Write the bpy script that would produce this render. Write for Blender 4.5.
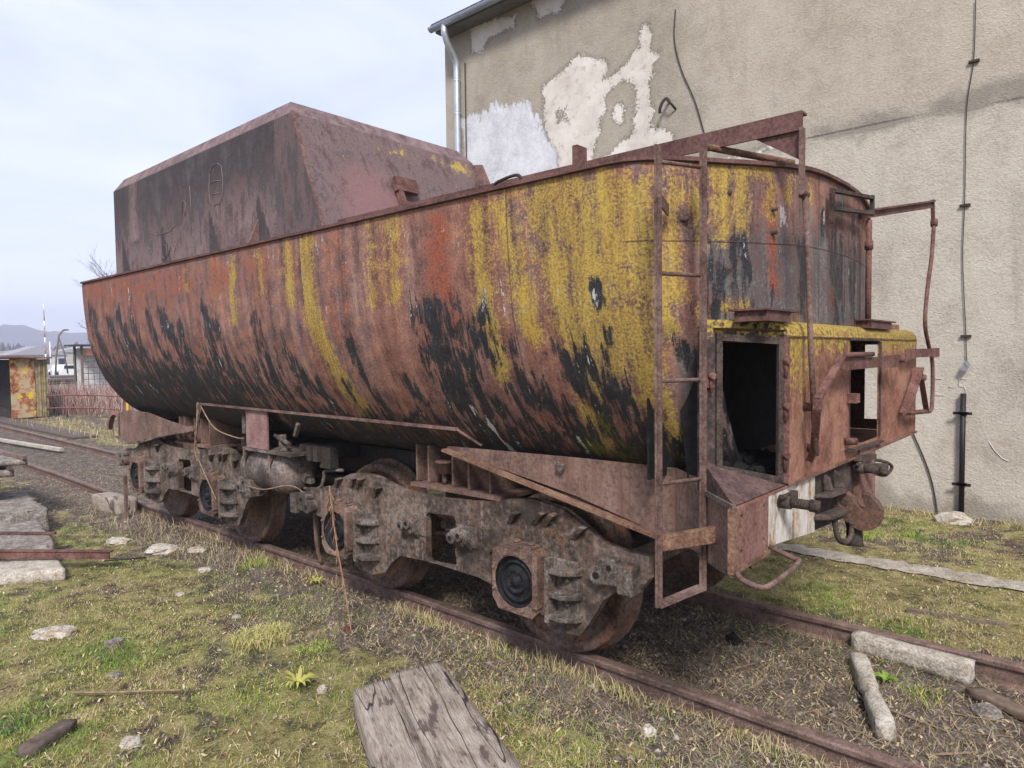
import bpy, math, random
import numpy as np
from mathutils import Vector, Matrix
from mathutils.geometry import tessellate_polygon
for o in list(bpy.data.objects): bpy.data.objects.remove(o)
SC=bpy.context.scene; COL=SC.collection
rnd=random.Random(7); rng=np.random.default_rng(7)
# ------------------------------------------------------------ camera
cd=bpy.data.cameras.new('camera'); cam=bpy.data.objects.new('camera',cd); COL.objects.link(cam)
yaw,pitch,roll=0.723408,-0.044432,-0.011807
cyw,syw=math.cos(yaw),math.sin(yaw)
fw=Vector((-syw*math.cos(pitch),cyw*math.cos(pitch),math.sin(pitch)))
r0=Vector((cyw,syw,0)); u0=r0.cross(fw)
rr=math.cos(roll)*r0+math.sin(roll)*u0; uu=-math.sin(roll)*r0+math.cos(roll)*u0
cam.matrix_world=Matrix(((rr.x,uu.x,-fw.x,0),(rr.y,uu.y,-fw.y,-3.43009),(rr.z,uu.z,-fw.z,1.86554),(0,0,0,1)))
cd.sensor_width=36; cd.lens=36*686.77/1024; cd.clip_start=.05; cd.clip_end=6000
SC.camera=cam
# ------------------------------------------------------------ world, sun, exposure
SUN_DIR=Vector((0.60,-0.72,0.90)).normalized()
sel=math.asin(SUN_DIR.z); saz=math.atan2(SUN_DIR.x,SUN_DIR.y)
w=bpy.data.worlds.new('World'); SC.world=w; w.use_nodes=True
nt=w.node_tree; nt.nodes.clear(); L=nt.links.new
out=nt.nodes.new('ShaderNodeOutputWorld'); bg=nt.nodes.new('ShaderNodeBackground'); bg.inputs[1].default_value=.122
sky=nt.nodes.new('ShaderNodeTexSky'); sky.sky_type='NISHITA'; sky.sun_disc=False; sky.sun_elevation=sel; sky.sun_rotation=saz; sky.dust_density=2
tc=nt.nodes.new('ShaderNodeTexCoord'); mp=nt.nodes.new('ShaderNodeMapping'); mp.inputs['Scale'].default_value=(1.5,1.5,4.5)
nz=nt.nodes.new('ShaderNodeTexNoise'); nz.inputs['Scale'].default_value=1.3; nz.inputs['Detail'].default_value=6; nz.inputs['Roughness'].default_value=.58; nz.inputs['Distortion'].default_value=.6
cr=nt.nodes.new('ShaderNodeValToRGB'); cr.color_ramp.elements[0].position=.30; cr.color_ramp.elements[0].color=(.50,.545,.76,1)
cr.color_ramp.elements[1].position=.64; cr.color_ramp.elements[1].color=(.72,.75,.91,1)
sc=nt.nodes.new('ShaderNodeVectorMath'); sc.operation='SCALE'; sc.inputs[3].default_value=6.5
mx=nt.nodes.new('ShaderNodeMix'); mx.data_type='RGBA'; mx.inputs[0].default_value=.88
L(tc.outputs['Generated'],mp.inputs[0]); L(mp.outputs[0],nz.inputs['Vector']); L(nz.outputs[0],cr.inputs[0]); L(cr.outputs[0],sc.inputs[0])
L(sky.outputs[0],mx.inputs[6]); L(sc.outputs[0],mx.inputs[7]); L(mx.outputs[2],bg.inputs[0]); L(bg.outputs[0],out.inputs[0])
sl=bpy.data.lights.new('sun','SUN'); sl.energy=2.3; sl.angle=math.radians(12); sl.color=(1,.96,.90)
so=bpy.data.objects.new('sun',sl); COL.objects.link(so); so.rotation_euler=SUN_DIR.to_track_quat('Z','Y').to_euler(); so.location=(0,0,30)
SC.view_settings.view_transform='Standard'; SC.view_settings.look='None'; SC.view_settings.gamma=1; SC.view_settings.exposure=0.97
SC.view_settings.use_curve_mapping=False
SC.cycles.max_bounces=4; SC.cycles.diffuse_bounces=2; SC.cycles.glossy_bounces=2
# ---- measured outlines and stroke positions (metres)
S_YEL=[([(2.67,0.09),(2.67,0.24)],0.05,0.8),([(3.51,0.06),(3.45,0.57)],0.05,1),([(3.9,0.06),(3.93,0.33)],0.05,0.9),([(4.29,0.03),(4.32,0.42)],0.09,0.85),([(4.56,0.06),(4.56,0.51),(4.65,0.87),(4.77,1.24),(4.68,1.63)],0.1,1.15),([(5.31,0.03),(5.28,0.48)],0.08,0.7),([(5.49,0.03),(5.46,0.45)],0.1,0.75),([(6.21,0.09),(6.21,0.54),(6.24,0.93)],0.1,1),([(6.39,0.09),(6.45,0.36),(6.51,0.72)],0.1,0.9),([(6.63,0.06),(6.72,0.57),(6.81,1.0),(6.75,1.45)],0.12,1),([(6.84,0.09),(6.96,0.54),(6.96,0.93)],0.1,1),([(6.99,0.09),(7.08,0.6),(7.11,1.09)],0.1,1),([(7.08,0.09),(7.17,0.69),(7.14,1.33)],0.07,1),([(7.17,0.15),(7.17,0.87),(7.17,1.48)],0.05,1),([(6.75,0.06),(6.81,0.39),(6.87,0.72)],0.1,1),([(7.32,0.09),(7.32,0.6)],0.05,0.9),([(7.41,0.09),(7.44,0.33)],0.05,1),([(7.38,0.6),(7.68,1.24)],0.04,1),([(7.56,0.06),(7.56,0.3)],0.08,1),([(7.68,0.06),(7.68,0.27)],0.06,1),([(7.86,0.03),(7.86,0.21)],0.05,0.9),([(8.04,0.03),(8.01,0.15)],0.04,0.9),([(7.5,0.03),(7.86,0.03)],0.05,0.85),([(8.22,0.03),(8.22,0.12)],0.03,0.8),([(7.2,0.09),(7.23,0.6)],0.06,0.9),([(7.11,0.09),(7.44,0.09)],0.1,0.7),([(7.5,0.63),(7.68,0.63)],0.04,1),([(7.26,0.48),(7.26,0.75)],0.06,0.9)]
S_BLK=[([(0.18,0.33),(0.39,0.78),(0.54,1.24)],0.11,1.1),([(0.69,0.42),(0.96,0.81),(0.93,1.27)],0.1,1),([(1.02,0.42),(1.35,0.9),(1.17,1.48)],0.1,1),([(1.35,0.45),(1.5,1.0),(1.44,1.39)],0.09,1),([(1.74,0.42),(1.92,0.81),(2.07,1.21)],0.07,1),([(2.1,0.48),(2.31,0.81),(2.46,1.27)],0.11,1.05),([(2.43,0.54),(2.43,1.0),(2.49,1.39)],0.07,1),([(2.94,0.45),(3.0,0.81),(3.0,1.15)],0.09,1),([(3.09,0.57),(3.18,0.9),(3.15,1.33)],0.07,0.95),([(3.78,0.57),(3.78,0.9),(3.9,1.3)],0.08,1),([(3.78,0.81),(3.87,1.12),(3.9,1.36)],0.09,0.95),([(4.08,0.78),(4.23,1.03),(4.41,1.21)],0.09,0.95),([(4.38,1.03),(4.44,1.24)],0.07,0.9),([(0.0,0.84),(0.21,1.21),(0.21,1.6)],0.15,1.1),([(1.14,1.09),(1.62,1.39)],0.18,1),([(2.19,1.21),(2.85,1.42)],0.16,0.9),([(5.82,0.66),(5.79,0.97),(5.91,1.3),(5.94,1.57)],0.17,1.15),([(6.0,0.75),(5.97,1.03),(6.03,1.24)],0.14,1.1),([(6.18,0.63),(6.21,0.93),(6.3,1.24)],0.06,0.95),([(4.92,0.66),(4.98,1.0),(5.07,1.3)],0.05,0.95),([(4.74,1.06),(4.74,1.3)],0.06,0.9),([(5.37,1.0),(5.49,1.18)],0.06,0.9),([(6.36,0.81),(6.36,1.12)],0.06,0.9),([(6.48,1.09),(6.6,1.3),(6.75,1.51)],0.14,1.05),([(6.75,0.93),(6.9,1.09),(7.02,1.27)],0.14,1.1),([(6.96,0.75),(6.93,0.87)],0.04,1),([(6.93,0.54),(6.96,0.6)],0.04,1),([(6.15,1.36),(6.42,1.45)],0.12,1),([(5.91,1.39),(6.09,1.54)],0.12,1),([(6.84,1.3),(6.99,1.45)],0.12,1),([(7.65,0.42),(7.65,0.63)],0.13,0.8),([(7.5,0.36),(7.5,0.66)],0.06,0.9),([(7.83,0.48),(7.86,0.63)],0.06,0.75),([(8.16,0.36),(8.16,0.63)],0.07,0.95),([(8.58,0.27),(8.64,0.63)],0.11,1.0),([(8.91,0.18),(8.94,0.6)],0.08,1.0),([(7.35,0.84),(7.59,1.39)],0.06,1),([(8.37,0.18),(8.37,0.3)],0.03,0.7)]
S_RED=[([(5.91,0.09),(5.88,0.24),(5.91,0.48),(5.94,0.69)],0.09,1.1),([(5.85,0.09),(5.82,0.51)],0.1,0.9),([(6.48,0.36),(6.48,0.54)],0.04,1),([(6.51,0.66),(6.48,0.93)],0.05,0.9),([(0.24,0.12),(2.55,0.12)],0.2,0.75),([(1.35,0.27),(3.93,0.18)],0.2,0.65),([(1.47,0.36),(1.44,0.57)],0.08,0.9),([(7.86,0.09),(7.89,0.54)],0.06,1.0),([(7.38,0.33),(7.38,0.6)],0.05,0.7),([(2.46,0.6),(2.73,0.87)],0.06,0.9),([(0.81,0.21),(0.81,0.42)],0.08,0.8)]
S_WHT=[([(5.91,1.21),(5.97,1.36),(6.0,1.6)],0.035,1),([(5.97,0.75),(6.0,0.84)],0.03,0.8),([(1.35,0.15),(1.32,0.3)],0.02,1),([(7.98,0.21),(7.98,0.24)],0.04,0.7)]
S_GRN=[([(6.69,1.45),(6.93,1.57)],0.09,1.1),([(6.78,1.24),(6.93,1.48)],0.06,0.7),([(7.08,1.33),(7.17,1.57)],0.06,0.7)]
S_GRY=[([(7.17,0.09),(7.17,0.6)],0.05,0.8),([(6.93,0.06),(6.93,0.36)],0.05,0.7),([(7.65,0.36),(7.68,0.6)],0.2,0.9),([(8.13,0.09),(8.19,0.36)],0.1,0.8),([(8.67,0.06),(8.64,0.33)],0.1,0.9),([(7.41,0.15),(7.38,0.75)],0.03,0.7),([(7.35,0.87),(7.26,1.27)],0.08,0.9)]
HOOK=[(-1.257,1.068),(-1.184,1.086),(-1.141,1.108),(-1.097,1.118),(-1.051,1.113),(-1.024,1.09),(-1.013,1.067),(-0.994,1.043),(-0.975,1.039),(-0.962,1.053),(-0.972,1.08),(-0.979,1.112),(-0.971,1.124),(-0.946,1.116),(-0.909,1.085),(-0.886,1.044),(-0.888,0.995),(-0.908,0.955),(-0.944,0.931),(-0.989,0.926),(-1.027,0.939),(-1.057,0.965),(-1.085,0.986),(-1.128,1.017),(-1.176,1.027),(-1.257,1.016)]
HOOK_HOLE=[(-1.07,1.059),(-1.048,1.062)]
W_GRAY=[(-9.234,4.46),(-9.198,6.162),(-8.634,6.21),(-8.338,6.349),(-8.151,6.13),(-7.871,6.232),(-7.581,6.077),(-7.431,5.792),(-7.199,5.443),(-6.906,5.51),(-6.644,5.373),(-6.557,4.083)]
W_CREAM=[(-7.294,6.335),(-6.936,6.45),(-6.573,6.617),(-6.304,6.461),(-6.061,6.422),(-5.97,6.275),(-6.082,6.093),(-5.754,6.215),(-5.474,6.4),(-5.438,6.725),(-5.27,6.743),(-5.188,6.501),(-5.238,6.301),(-5.073,6.295),(-5.106,6.148),(-5.189,6.028),(-5.074,5.967),(-5.273,5.848),(-5.191,5.421),(-5.241,5.172),(-4.867,5.017),(-4.851,4.701),(-5.193,4.623),(-6.359,4.449),(-6.957,4.547),(-7.033,5.213),(-7.303,5.598)]
W_HOLE1=[(-6.065,5.814),(-5.827,5.965),(-5.58,5.929),(-5.529,5.576),(-5.565,5.244),(-5.761,5.031),(-5.979,4.923),(-6.356,4.841),(-6.162,5.346)]
W_HOLE2=[(-7.026,5.828),(-6.82,5.859),(-6.782,5.642),(-6.986,5.657)]
W_ISL=[(-5.847,5.669),(-5.704,5.544),(-5.759,5.377),(-5.884,5.466)]
W_CRACK=[(-5.448,4.448),(-3.967,4.486),(-3.107,4.546),(-2.29,4.55),(-1.376,4.53),(-0.804,4.507)]
W_TOP=[(-7.558,7.679),(-7.345,7.412),(-6.926,7.436),(-6.623,7.57),(-7.555,7.892)]
W_TOPL=[(-8.982,7.763),(-8.939,7.393),(-8.688,7.284),(-8.487,7.468),(-7.898,7.456),(-7.826,7.702),(-8.361,7.775)]
CAB1=[(-4.848,6.747),(-4.865,6.331),(-4.755,5.879),(-4.555,5.408),(-4.419,4.961),(-4.344,4.67)]
CAB2=[(-1.245,5.657),(-1.253,5.018),(-1.31,4.493),(-1.314,3.51),(-1.323,2.849),(-1.284,2.068),(-1.268,1.621)]
CAB3=[(-1.801,0.912),(-1.663,0.57),(-1.579,0.287),(-1.514,-0.112)]
PLAN_END=[(-1.75,-.80),(-1.62,-.775),(-1.50,-.67),(-1.39,-.52),(-1.28,-.30),(-1.205,0.0),(-1.168,.33),(-1.155,.655)]
PROF=[(0,2.70),(.004,2.55),(.012,2.41),(.03,2.2),(.056,2.02),(.15,1.73),(.27,1.52),(.45,1.31),(.67,1.175),(.96,1.10),(1.2,1.07),(1.454,1.06)]
def catmull(pts,n):
    P=[np.array(p,float) for p in pts]; P=[2*P[0]-P[1]]+P+[2*P[-1]-P[-2]]; out=[]
    for i in range(1,len(P)-2):
        for k in range(n):
            t=k/n; a,b,c,d=P[i-1],P[i],P[i+1],P[i+2]
            out.append(.5*((2*b)+(c-a)*t+(2*a-5*b+4*c-d)*t*t+(3*b-a-3*c+d)*t**3))
    out.append(P[-2]); return np.array(out)
def resample(c,step):
    s=np.r_[0,np.cumsum(np.linalg.norm(np.diff(c,axis=0),axis=1))]
    n=max(2,int(round(s[-1]/step))); t=np.linspace(0,s[-1],n+1)
    return np.array([np.interp(t,s,c[:,k]) for k in range(c.shape[1])]).T,t
def tub_grid(step):
    e=catmull(PLAN_END,8); m=e[::-1][1:].copy(); m[:,1]=1.31-m[:,1]
    far=[(-8.754,2.11)]
    c=np.vstack([[(-8.754,-.80)],e,m,far])
    P,u=resample(c,step); Q,v=resample(catmull(PROF,6),step)
    P=P[:,:]; X=np.repeat(P[:,None,0],len(Q),1); Yp=np.repeat(P[:,None,1],len(Q),1)
    D=Q[None,:,0]; Z=np.repeat(Q[None,:,1],len(P),0).copy()
    Y=.655+(Yp-.655)*(1-D/1.455)
    t=np.clip((Yp+.55)/.9,0,1); t=np.minimum(t,np.clip((1.86-Yp)/.9,0,1)); t=t*t*(3-2*t)
    t=np.where(X>-1.76,t,0); Z+=.06*t*np.clip((Z-2.0)/.7,0,1)
    inset=(Yp>-.5)&(Yp<1.8)&(Z<1.93)&(X>-1.7)
    X=np.where(inset,np.minimum(X,-1.66),X)
    return X,Y,Z,u,v

# ------------------------------------------------------------ materials
def V3(c): return (c[0],c[1],c[2],1)
class Mt:
    def __init__(s,name,rough=.85,metal=0):
        s.m=bpy.data.materials.new(name); s.m.use_nodes=True; s.t=s.m.node_tree; s.b=s.t.nodes['Principled BSDF']
        s.b.inputs['Roughness'].default_value=rough; s.b.inputs['Metallic'].default_value=metal; s.b.inputs['Specular IOR Level'].default_value=.3
        s.tc=s.t.nodes.new('ShaderNodeTexCoord'); s.obj=s.tc.outputs['Object']; s.uv=s.tc.outputs['UV']
        g=s.t.nodes.new('ShaderNodeNewGeometry'); s.pos=g.outputs['Position']
    def l(s,a,b):
        if hasattr(a,'is_output') or isinstance(a,bpy.types.NodeSocket): s.t.links.new(a,b)
        elif isinstance(a,(tuple,list)) and b.type=='RGBA': b.default_value=V3(a)
        else: b.default_value=a
    def map(s,v,scale=(1,1,1),rot=(0,0,0),loc=(0,0,0)):
        n=s.t.nodes.new('ShaderNodeMapping'); s.l(v,n.inputs[0]); n.inputs['Scale'].default_value=scale; n.inputs['Rotation'].default_value=rot; n.inputs['Location'].default_value=loc; return n.outputs[0]
    def noise(s,scale=5,detail=5,rough=.6,v=None,dist=0):
        n=s.t.nodes.new('ShaderNodeTexNoise'); s.l(v if v is not None else s.pos,n.inputs['Vector']); n.inputs['Scale'].default_value=scale
        n.inputs['Detail'].default_value=detail; n.inputs['Roughness'].default_value=rough; n.inputs['Distortion'].default_value=dist; return n.outputs[0]
    def voro(s,scale=5,v=None,feature='F1',out=0,rand=1):
        n=s.t.nodes.new('ShaderNodeTexVoronoi'); n.feature=feature; s.l(v if v is not None else s.pos,n.inputs['Vector']); n.inputs['Scale'].default_value=scale; n.inputs['Randomness'].default_value=rand; return n.outputs[out]
    def ma(s,op,a,b=0,c=0):
        n=s.t.nodes.new('ShaderNodeMath'); n.operation=op; s.l(a,n.inputs[0]); s.l(b,n.inputs[1])
        if op in('MULTIPLY_ADD','CLAMP'): s.l(c,n.inputs[2])
        return n.outputs[0]
    def step(s,v,lo,hi):
        n=s.t.nodes.new('ShaderNodeMapRange'); n.interpolation_type='SMOOTHSTEP'; s.l(v,n.inputs[0]); n.inputs[1].default_value=lo; n.inputs[2].default_value=hi; return n.outputs[0]
    def mix(s,f,a,b,mode='MIX'):
        n=s.t.nodes.new('ShaderNodeMix'); n.data_type='RGBA'; n.blend_type=mode; s.l(f,n.inputs[0]); s.l(a,n.inputs[6]); s.l(b,n.inputs[7]); return n.outputs[2]
    def ramp(s,f,*st):
        n=s.t.nodes.new('ShaderNodeValToRGB'); s.l(f,n.inputs[0]); e=n.color_ramp.elements
        while len(e)<len(st): e.new(.5)
        for k,(p,c) in enumerate(st): e[k].position=p; e[k].color=V3(c if isinstance(c,(tuple,list)) else (c,c,c))
        return n.outputs[0]
    def attr(s,nm):
        n=s.t.nodes.new('ShaderNodeAttribute'); n.attribute_name=nm; return n.outputs['Fac']
    def sep(s,v,i):
        n=s.t.nodes.new('ShaderNodeSeparateXYZ'); s.l(v,n.inputs[0]); return n.outputs[i]
    def bump(s,h,st=.5,d=.01):
        n=s.t.nodes.new('ShaderNodeBump'); s.l(h,n.inputs['Height']); n.inputs['Strength'].default_value=st; n.inputs['Distance'].default_value=d
        s.t.links.new(n.outputs[0],s.b.inputs['Normal'])
    def col(s,c): s.l(c,s.b.inputs['Base Color']); return s
    def rough(s,c): s.l(c,s.b.inputs['Roughness'])
def rust(name,a,b,c,sc=6,bump=.4,rough=.85,spot=None,spotamt=.62,streak=None,oil=False):
    """three-tone corroded metal: a dark, b mid, c light"""
    m=Mt(name,rough); n1=m.noise(sc,5,.68); n2=m.noise(sc*8,4,.72); n3=m.noise(sc*.35,2,.5)
    f=m.ma('MULTIPLY_ADD',n2,.45,m.ma('MULTIPLY_ADD',n1,.5,m.ma('MULTIPLY',n3,.25)))
    col=m.ramp(f,(.47,a),(.59,b),(.73,c))
    if streak is not None:
        sv=m.noise(1,5,.65,m.map(m.pos,(14,14,1.1)))
        col=m.mix(m.ma('MULTIPLY',m.step(m.ma('MULTIPLY_ADD',n2,.5,sv),.80,.92),.7),col,streak)
    if spot is not None:
        n4=m.noise(sc*1.7,5,.75,m.map(m.pos,loc=(9,3,5)))
        col=m.mix(m.ma('MULTIPLY',m.step(m.ma('MULTIPLY_ADD',n2,.3,n4),spotamt+.08,spotamt+.18),.8),col,spot)
    if oil:
        ol=m.step(m.noise(3.2,5,.7,m.map(m.pos,loc=(7,1,2))),.50,.62); col=m.mix(m.ma('MULTIPLY',ol,.75),col,(.028,.022,.019)); m.rough(m.ma('SUBTRACT',rough,m.ma('MULTIPLY',ol,.25)))
    m.col(col); m.bump(m.ma('ADD',n2,n1),bump,.006); return m.m
def plain(name,c,rough=.8,metal=0,var=.25,sc=8):
    m=Mt(name,rough,metal); n=m.noise(sc,5,.6); m.col(m.ramp(n,(.3,[x*(1-var) for x in c]),(.7,[min(1,x*(1+var)) for x in c]))); m.bump(n,.2,.004); return m.m
MAT={}
MAT['mauve']=rust('mauve_rust',(.075,.045,.042),(.155,.088,.078),(.25,.15,.135),5,.35,spot=(.11,.045,.028))
MAT['angle']=rust('beam_rust',(.045,.026,.023),(.11,.052,.046),(.17,.095,.082),7,.3)
MAT['ladder']=rust('ladder_rust',(.06,.036,.03),(.13,.078,.064),(.23,.155,.135),9,.3,spot=(.14,.05,.02),spotamt=.66)
MAT['orange']=rust('orange_rust',(.075,.038,.026),(.165,.088,.058),(.28,.18,.12),9,.4,spot=(.26,.18,.05),spotamt=.68)
MAT['frame']=rust('bogie_paint',(.034,.025,.020),(.098,.070,.053),(.21,.16,.13),4,.45,spot=(.17,.075,.04),spotamt=.64,streak=(.22,.17,.15),oil=True)
MAT['cast']=rust('cast_grey',(.036,.029,.025),(.105,.083,.070),(.25,.21,.185),9,.5,spot=(.19,.085,.045),spotamt=.63,oil=True)
MAT['boxrust']=rust('axlebox_rust',(.05,.032,.026),(.13,.08,.06),(.27,.19,.15),10,.6,spot=(.26,.12,.05),spotamt=.62,oil=True)
MAT['wheel']=rust('wheel_rust',(.042,.030,.024),(.115,.075,.056),(.22,.15,.115),5,.35,rough=.7,spot=(.26,.10,.04),spotamt=.6)
MAT['wheelgrey']=rust('wheel_grey',(.04,.033,.03),(.085,.068,.06),(.13,.105,.09),5,.35,rough=.6)
MAT['dark']=rust('underframe_dark',(.012,.010,.009),(.028,.022,.019),(.05,.04,.033),6,.3)
MAT['skirt']=rust('skirt_rust',(.075,.048,.036),(.155,.095,.075),(.25,.16,.13),6,.4,spot=(.15,.105,.045),spotamt=.68,streak=(.13,.055,.035))
MAT['grease']=rust('black_grease',(.004,.004,.005),(.010,.010,.012),(.03,.03,.035),25,.9,rough=.35)
MAT['rail']=rust('rail_rust',(.07,.045,.035),(.15,.095,.075),(.24,.165,.14),12,.3,rough=.65)
MAT['bracket']=rust('bracket_rust',(.05,.025,.02),(.13,.060,.048),(.22,.12,.10),10,.3)
MAT['hook']=rust('hook_rust',(.05,.032,.026),(.12,.068,.05),(.22,.115,.075),7,.3,rough=.6)
MAT['coupler']=rust('coupler_dark',(.02,.015,.013),(.055,.04,.033),(.12,.085,.07),12,.5)
MAT['plate']=rust('headstock_plate',(.11,.055,.045),(.20,.105,.085),(.28,.165,.14),6,.3,spot=(.30,.16,.05),spotamt=.66)
m=Mt('white_stained_steel',.85); n=m.noise(1,7,.7,m.map(m.pos,(9,9,2.2))); n2=m.noise(30,5,.7)
c=m.ramp(m.ma('MULTIPLY_ADD',n2,.3,n),(.48,(.13,.065,.035)),(.58,(.32,.21,.12)),(.66,(.50,.45,.39)),(.80,(.66,.64,.61)))
m.col(c); m.bump(n2,.5,.006); MAT['white']=m.m
m=Mt('soot',.9); n=m.noise(14,7,.75); m.col(m.ramp(n,(.35,(.005,.005,.006)),(.6,(.018,.017,.017)),(.8,(.07,.065,.06)))); m.bump(n,.8,.02); MAT['soot']=m.m
# end locker paint: salmon red, yellow lichen near the top and the corner edge, darker sooty door frame
m=Mt('locker_paint',.8); a=m.noise(1,5,.65,m.map(m.pos,(16,16,1.5))); b=m.noise(55,4,.72); d=m.noise(5,5,.6)
f=m.ma('MULTIPLY_ADD',b,.5,m.ma('MULTIPLY',d,.6))
c=m.ramp(f,(.44,(.12,.05,.034)),(.54,(.235,.103,.070)),(.66,(.35,.185,.125)))
z=m.sep(m.pos,2); y=m.sep(m.pos,1)
top=m.step(z,1.70,2.01); edge=m.ma('MULTIPLY',m.step(y,.15,-.36),m.step(m.sep(m.pos,0),-1.15,-1.11))
amt=m.ma('MAXIMUM',top,m.ma('MULTIPLY',edge,m.step(z,1.45,1.85)))
yl=m.step(m.ma('MULTIPLY_ADD',b,1.5,m.ma('MULTIPLY_ADD',a,1.2,m.ma('MULTIPLY',amt,.70))),1.60,1.95)
c=m.mix(yl,c,m.mix(m.step(b,.42,.6),(.20,.135,.045),(.46,.33,.055)))
c=m.mix(m.step(m.noise(3,6,.7),.60,.68),c,(.17,.085,.05))
m.col(c); m.bump(b,.4,.005); MAT['locker']=m.m
m=Mt('locker_door_plate',.75); b=m.noise(40,5,.7); d=m.noise(9,7,.7); a=m.noise(1,6,.65,m.map(m.pos,(16,16,1.5)))
c=m.ramp(m.ma('MULTIPLY_ADD',b,.4,m.ma('MULTIPLY',d,.7)),(.42,(.018,.016,.017)),(.55,(.055,.042,.040)),(.66,(.15,.09,.075)),(.8,(.27,.20,.17)))
z=m.sep(m.pos,2); top=m.step(z,1.86,1.95)
c=m.mix(m.step(m.ma('MULTIPLY_ADD',b,1.4,m.ma('MULTIPLY',top,.5)),1.12,1.32),c,(.42,.31,.06))
m.col(c); m.bump(b,.5,.006); MAT['doorplate']=m.m
# tank shell
m=Mt('tank_shell',.78)
st=m.noise(1,5,.70,m.map(m.uv,(11,1.0,1))); st2=m.noise(1,4,.7,m.map(m.uv,(30,3.0,1))); fi=m.noise(80,3,.72); me=m.noise(9,5,.7); fl=m.noise(1,5,.66,m.map(m.uv,(11,4.5,1),loc=(3,1,0)),.4); big=m.noise(1,5,.62,m.map(m.uv,(1.7,.7,1)),.6)
f=m.ma('MULTIPLY_ADD',fi,.40,m.ma('MULTIPLY_ADD',st,.45,m.ma('MULTIPLY',me,.35)))
base=m.ramp(f,(.47,(.075,.035,.030)),(.57,(.19,.088,.066)),(.64,(.265,.125,.088)),(.73,(.36,.20,.155)))
base=m.mix(m.step(big,.42,.60),base,m.ramp(f,(.46,(.065,.04,.036)),(.60,(.185,.112,.102)),(.72,(.32,.22,.20))))
base=m.mix(m.ma('MULTIPLY',m.step(m.ma('MULTIPLY_ADD',big,1.0,me),1.0,1.2),.7),base,m.ramp(f,(.46,(.11,.035,.020)),(.58,(.27,.095,.05)),(.70,(.38,.18,.11))))
jit=m.ma('ADD',m.ma('MULTIPLY',m.ma('SUBTRACT',st,.5),1.9),m.ma('ADD',m.ma('MULTIPLY',m.ma('SUBTRACT',fi,.5),1.7),m.ma('MULTIPLY',m.ma('SUBTRACT',me,.5),2.2)))
jit=m.ma('SUBTRACT',jit,.12)
jk=m.ma('ADD',m.ma('MULTIPLY',m.ma('SUBTRACT',st,.5),1.2),m.ma('ADD',m.ma('MULTIPLY',m.ma('SUBTRACT',st2,.5),2.3),m.ma('ADD',m.ma('MULTIPLY',m.ma('SUBTRACT',fi,.5),1.1),m.ma('MULTIPLY',m.ma('SUBTRACT',fl,.5),3.0))))
jk=m.ma('SUBTRACT',jk,.18)
def msk(nm,j,lo=.42,hi=.58): return m.step(m.ma('ADD',m.attr(nm),j),lo,hi)
c=m.mix(msk('gry',jit,.3,.8),base,m.ramp(f,(.46,(.035,.032,.033)),(.59,(.095,.082,.08)),(.72,(.20,.175,.17))))
c=m.mix(m.ma('MULTIPLY',msk('red',jit,.35,.7),.85),c,m.ramp(fi,(.35,(.17,.032,.014)),(.65,(.33,.10,.055))))
yc=m.ramp(m.ma('MULTIPLY_ADD',fi,.45,m.ma('MULTIPLY_ADD',st2,.25,m.ma('MULTIPLY',st,.3))),(.40,(.15,.10,.04)),(.47,(.27,.18,.045)),(.55,(.43,.30,.052)),(.67,(.58,.43,.08)))
c=m.mix(m.ma('MULTIPLY',msk('yel',jit,.14,.74),.86),c,yc)
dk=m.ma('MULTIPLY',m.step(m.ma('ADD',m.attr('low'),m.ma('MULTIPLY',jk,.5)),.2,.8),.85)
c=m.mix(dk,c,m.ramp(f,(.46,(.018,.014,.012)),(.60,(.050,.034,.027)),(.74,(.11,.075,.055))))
kk=msk('blk',jk,.34,.64)
c=m.mix(kk,c,m.ramp(m.ma('MULTIPLY_ADD',fi,.5,m.ma('MULTIPLY',me,.5)),(.38,(.012,.012,.014)),(.56,(.030,.030,.034)),(.72,(.10,.10,.105))))
c=m.mix(m.ma('MULTIPLY',msk('grn',jk,.4,.7),.85),c,(.105,.115,.018))
c=m.mix(msk('wht',jk,.45,.6),c,(.46,.45,.45))
u_=m.sep(m.uv,0); v_=m.sep(m.uv,1)
sm=m.step(m.ma('ABSOLUTE',m.ma('SUBTRACT',m.ma('MODULO',m.ma('ADD',u_,.35),1.93),.965)),.006,.002)
sh=m.ma('MULTIPLY',m.step(m.ma('ABSOLUTE',m.ma('SUBTRACT',v_,m.ma('MULTIPLY_ADD',me,.012,.335))),.006,.002),m.attr('endz')); seam=m.ma('MAXIMUM',sm,sh)
c=m.mix(m.ma('MULTIPLY',seam,.55),c,(.06,.035,.03))
m.col(c); m.rough(m.ma('SUBTRACT',.82,m.ma('MULTIPLY',kk,.30)))
m.bump(m.ma('ADD',m.ma('SUBTRACT',m.ma('MULTIPLY',kk,1.5),seam),m.ma('ADD',fi,m.ma('MULTIPLY_ADD',m.noise(2.3,2,.5),5.0,me))),.55,.007); MAT['tank']=m.m
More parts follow.
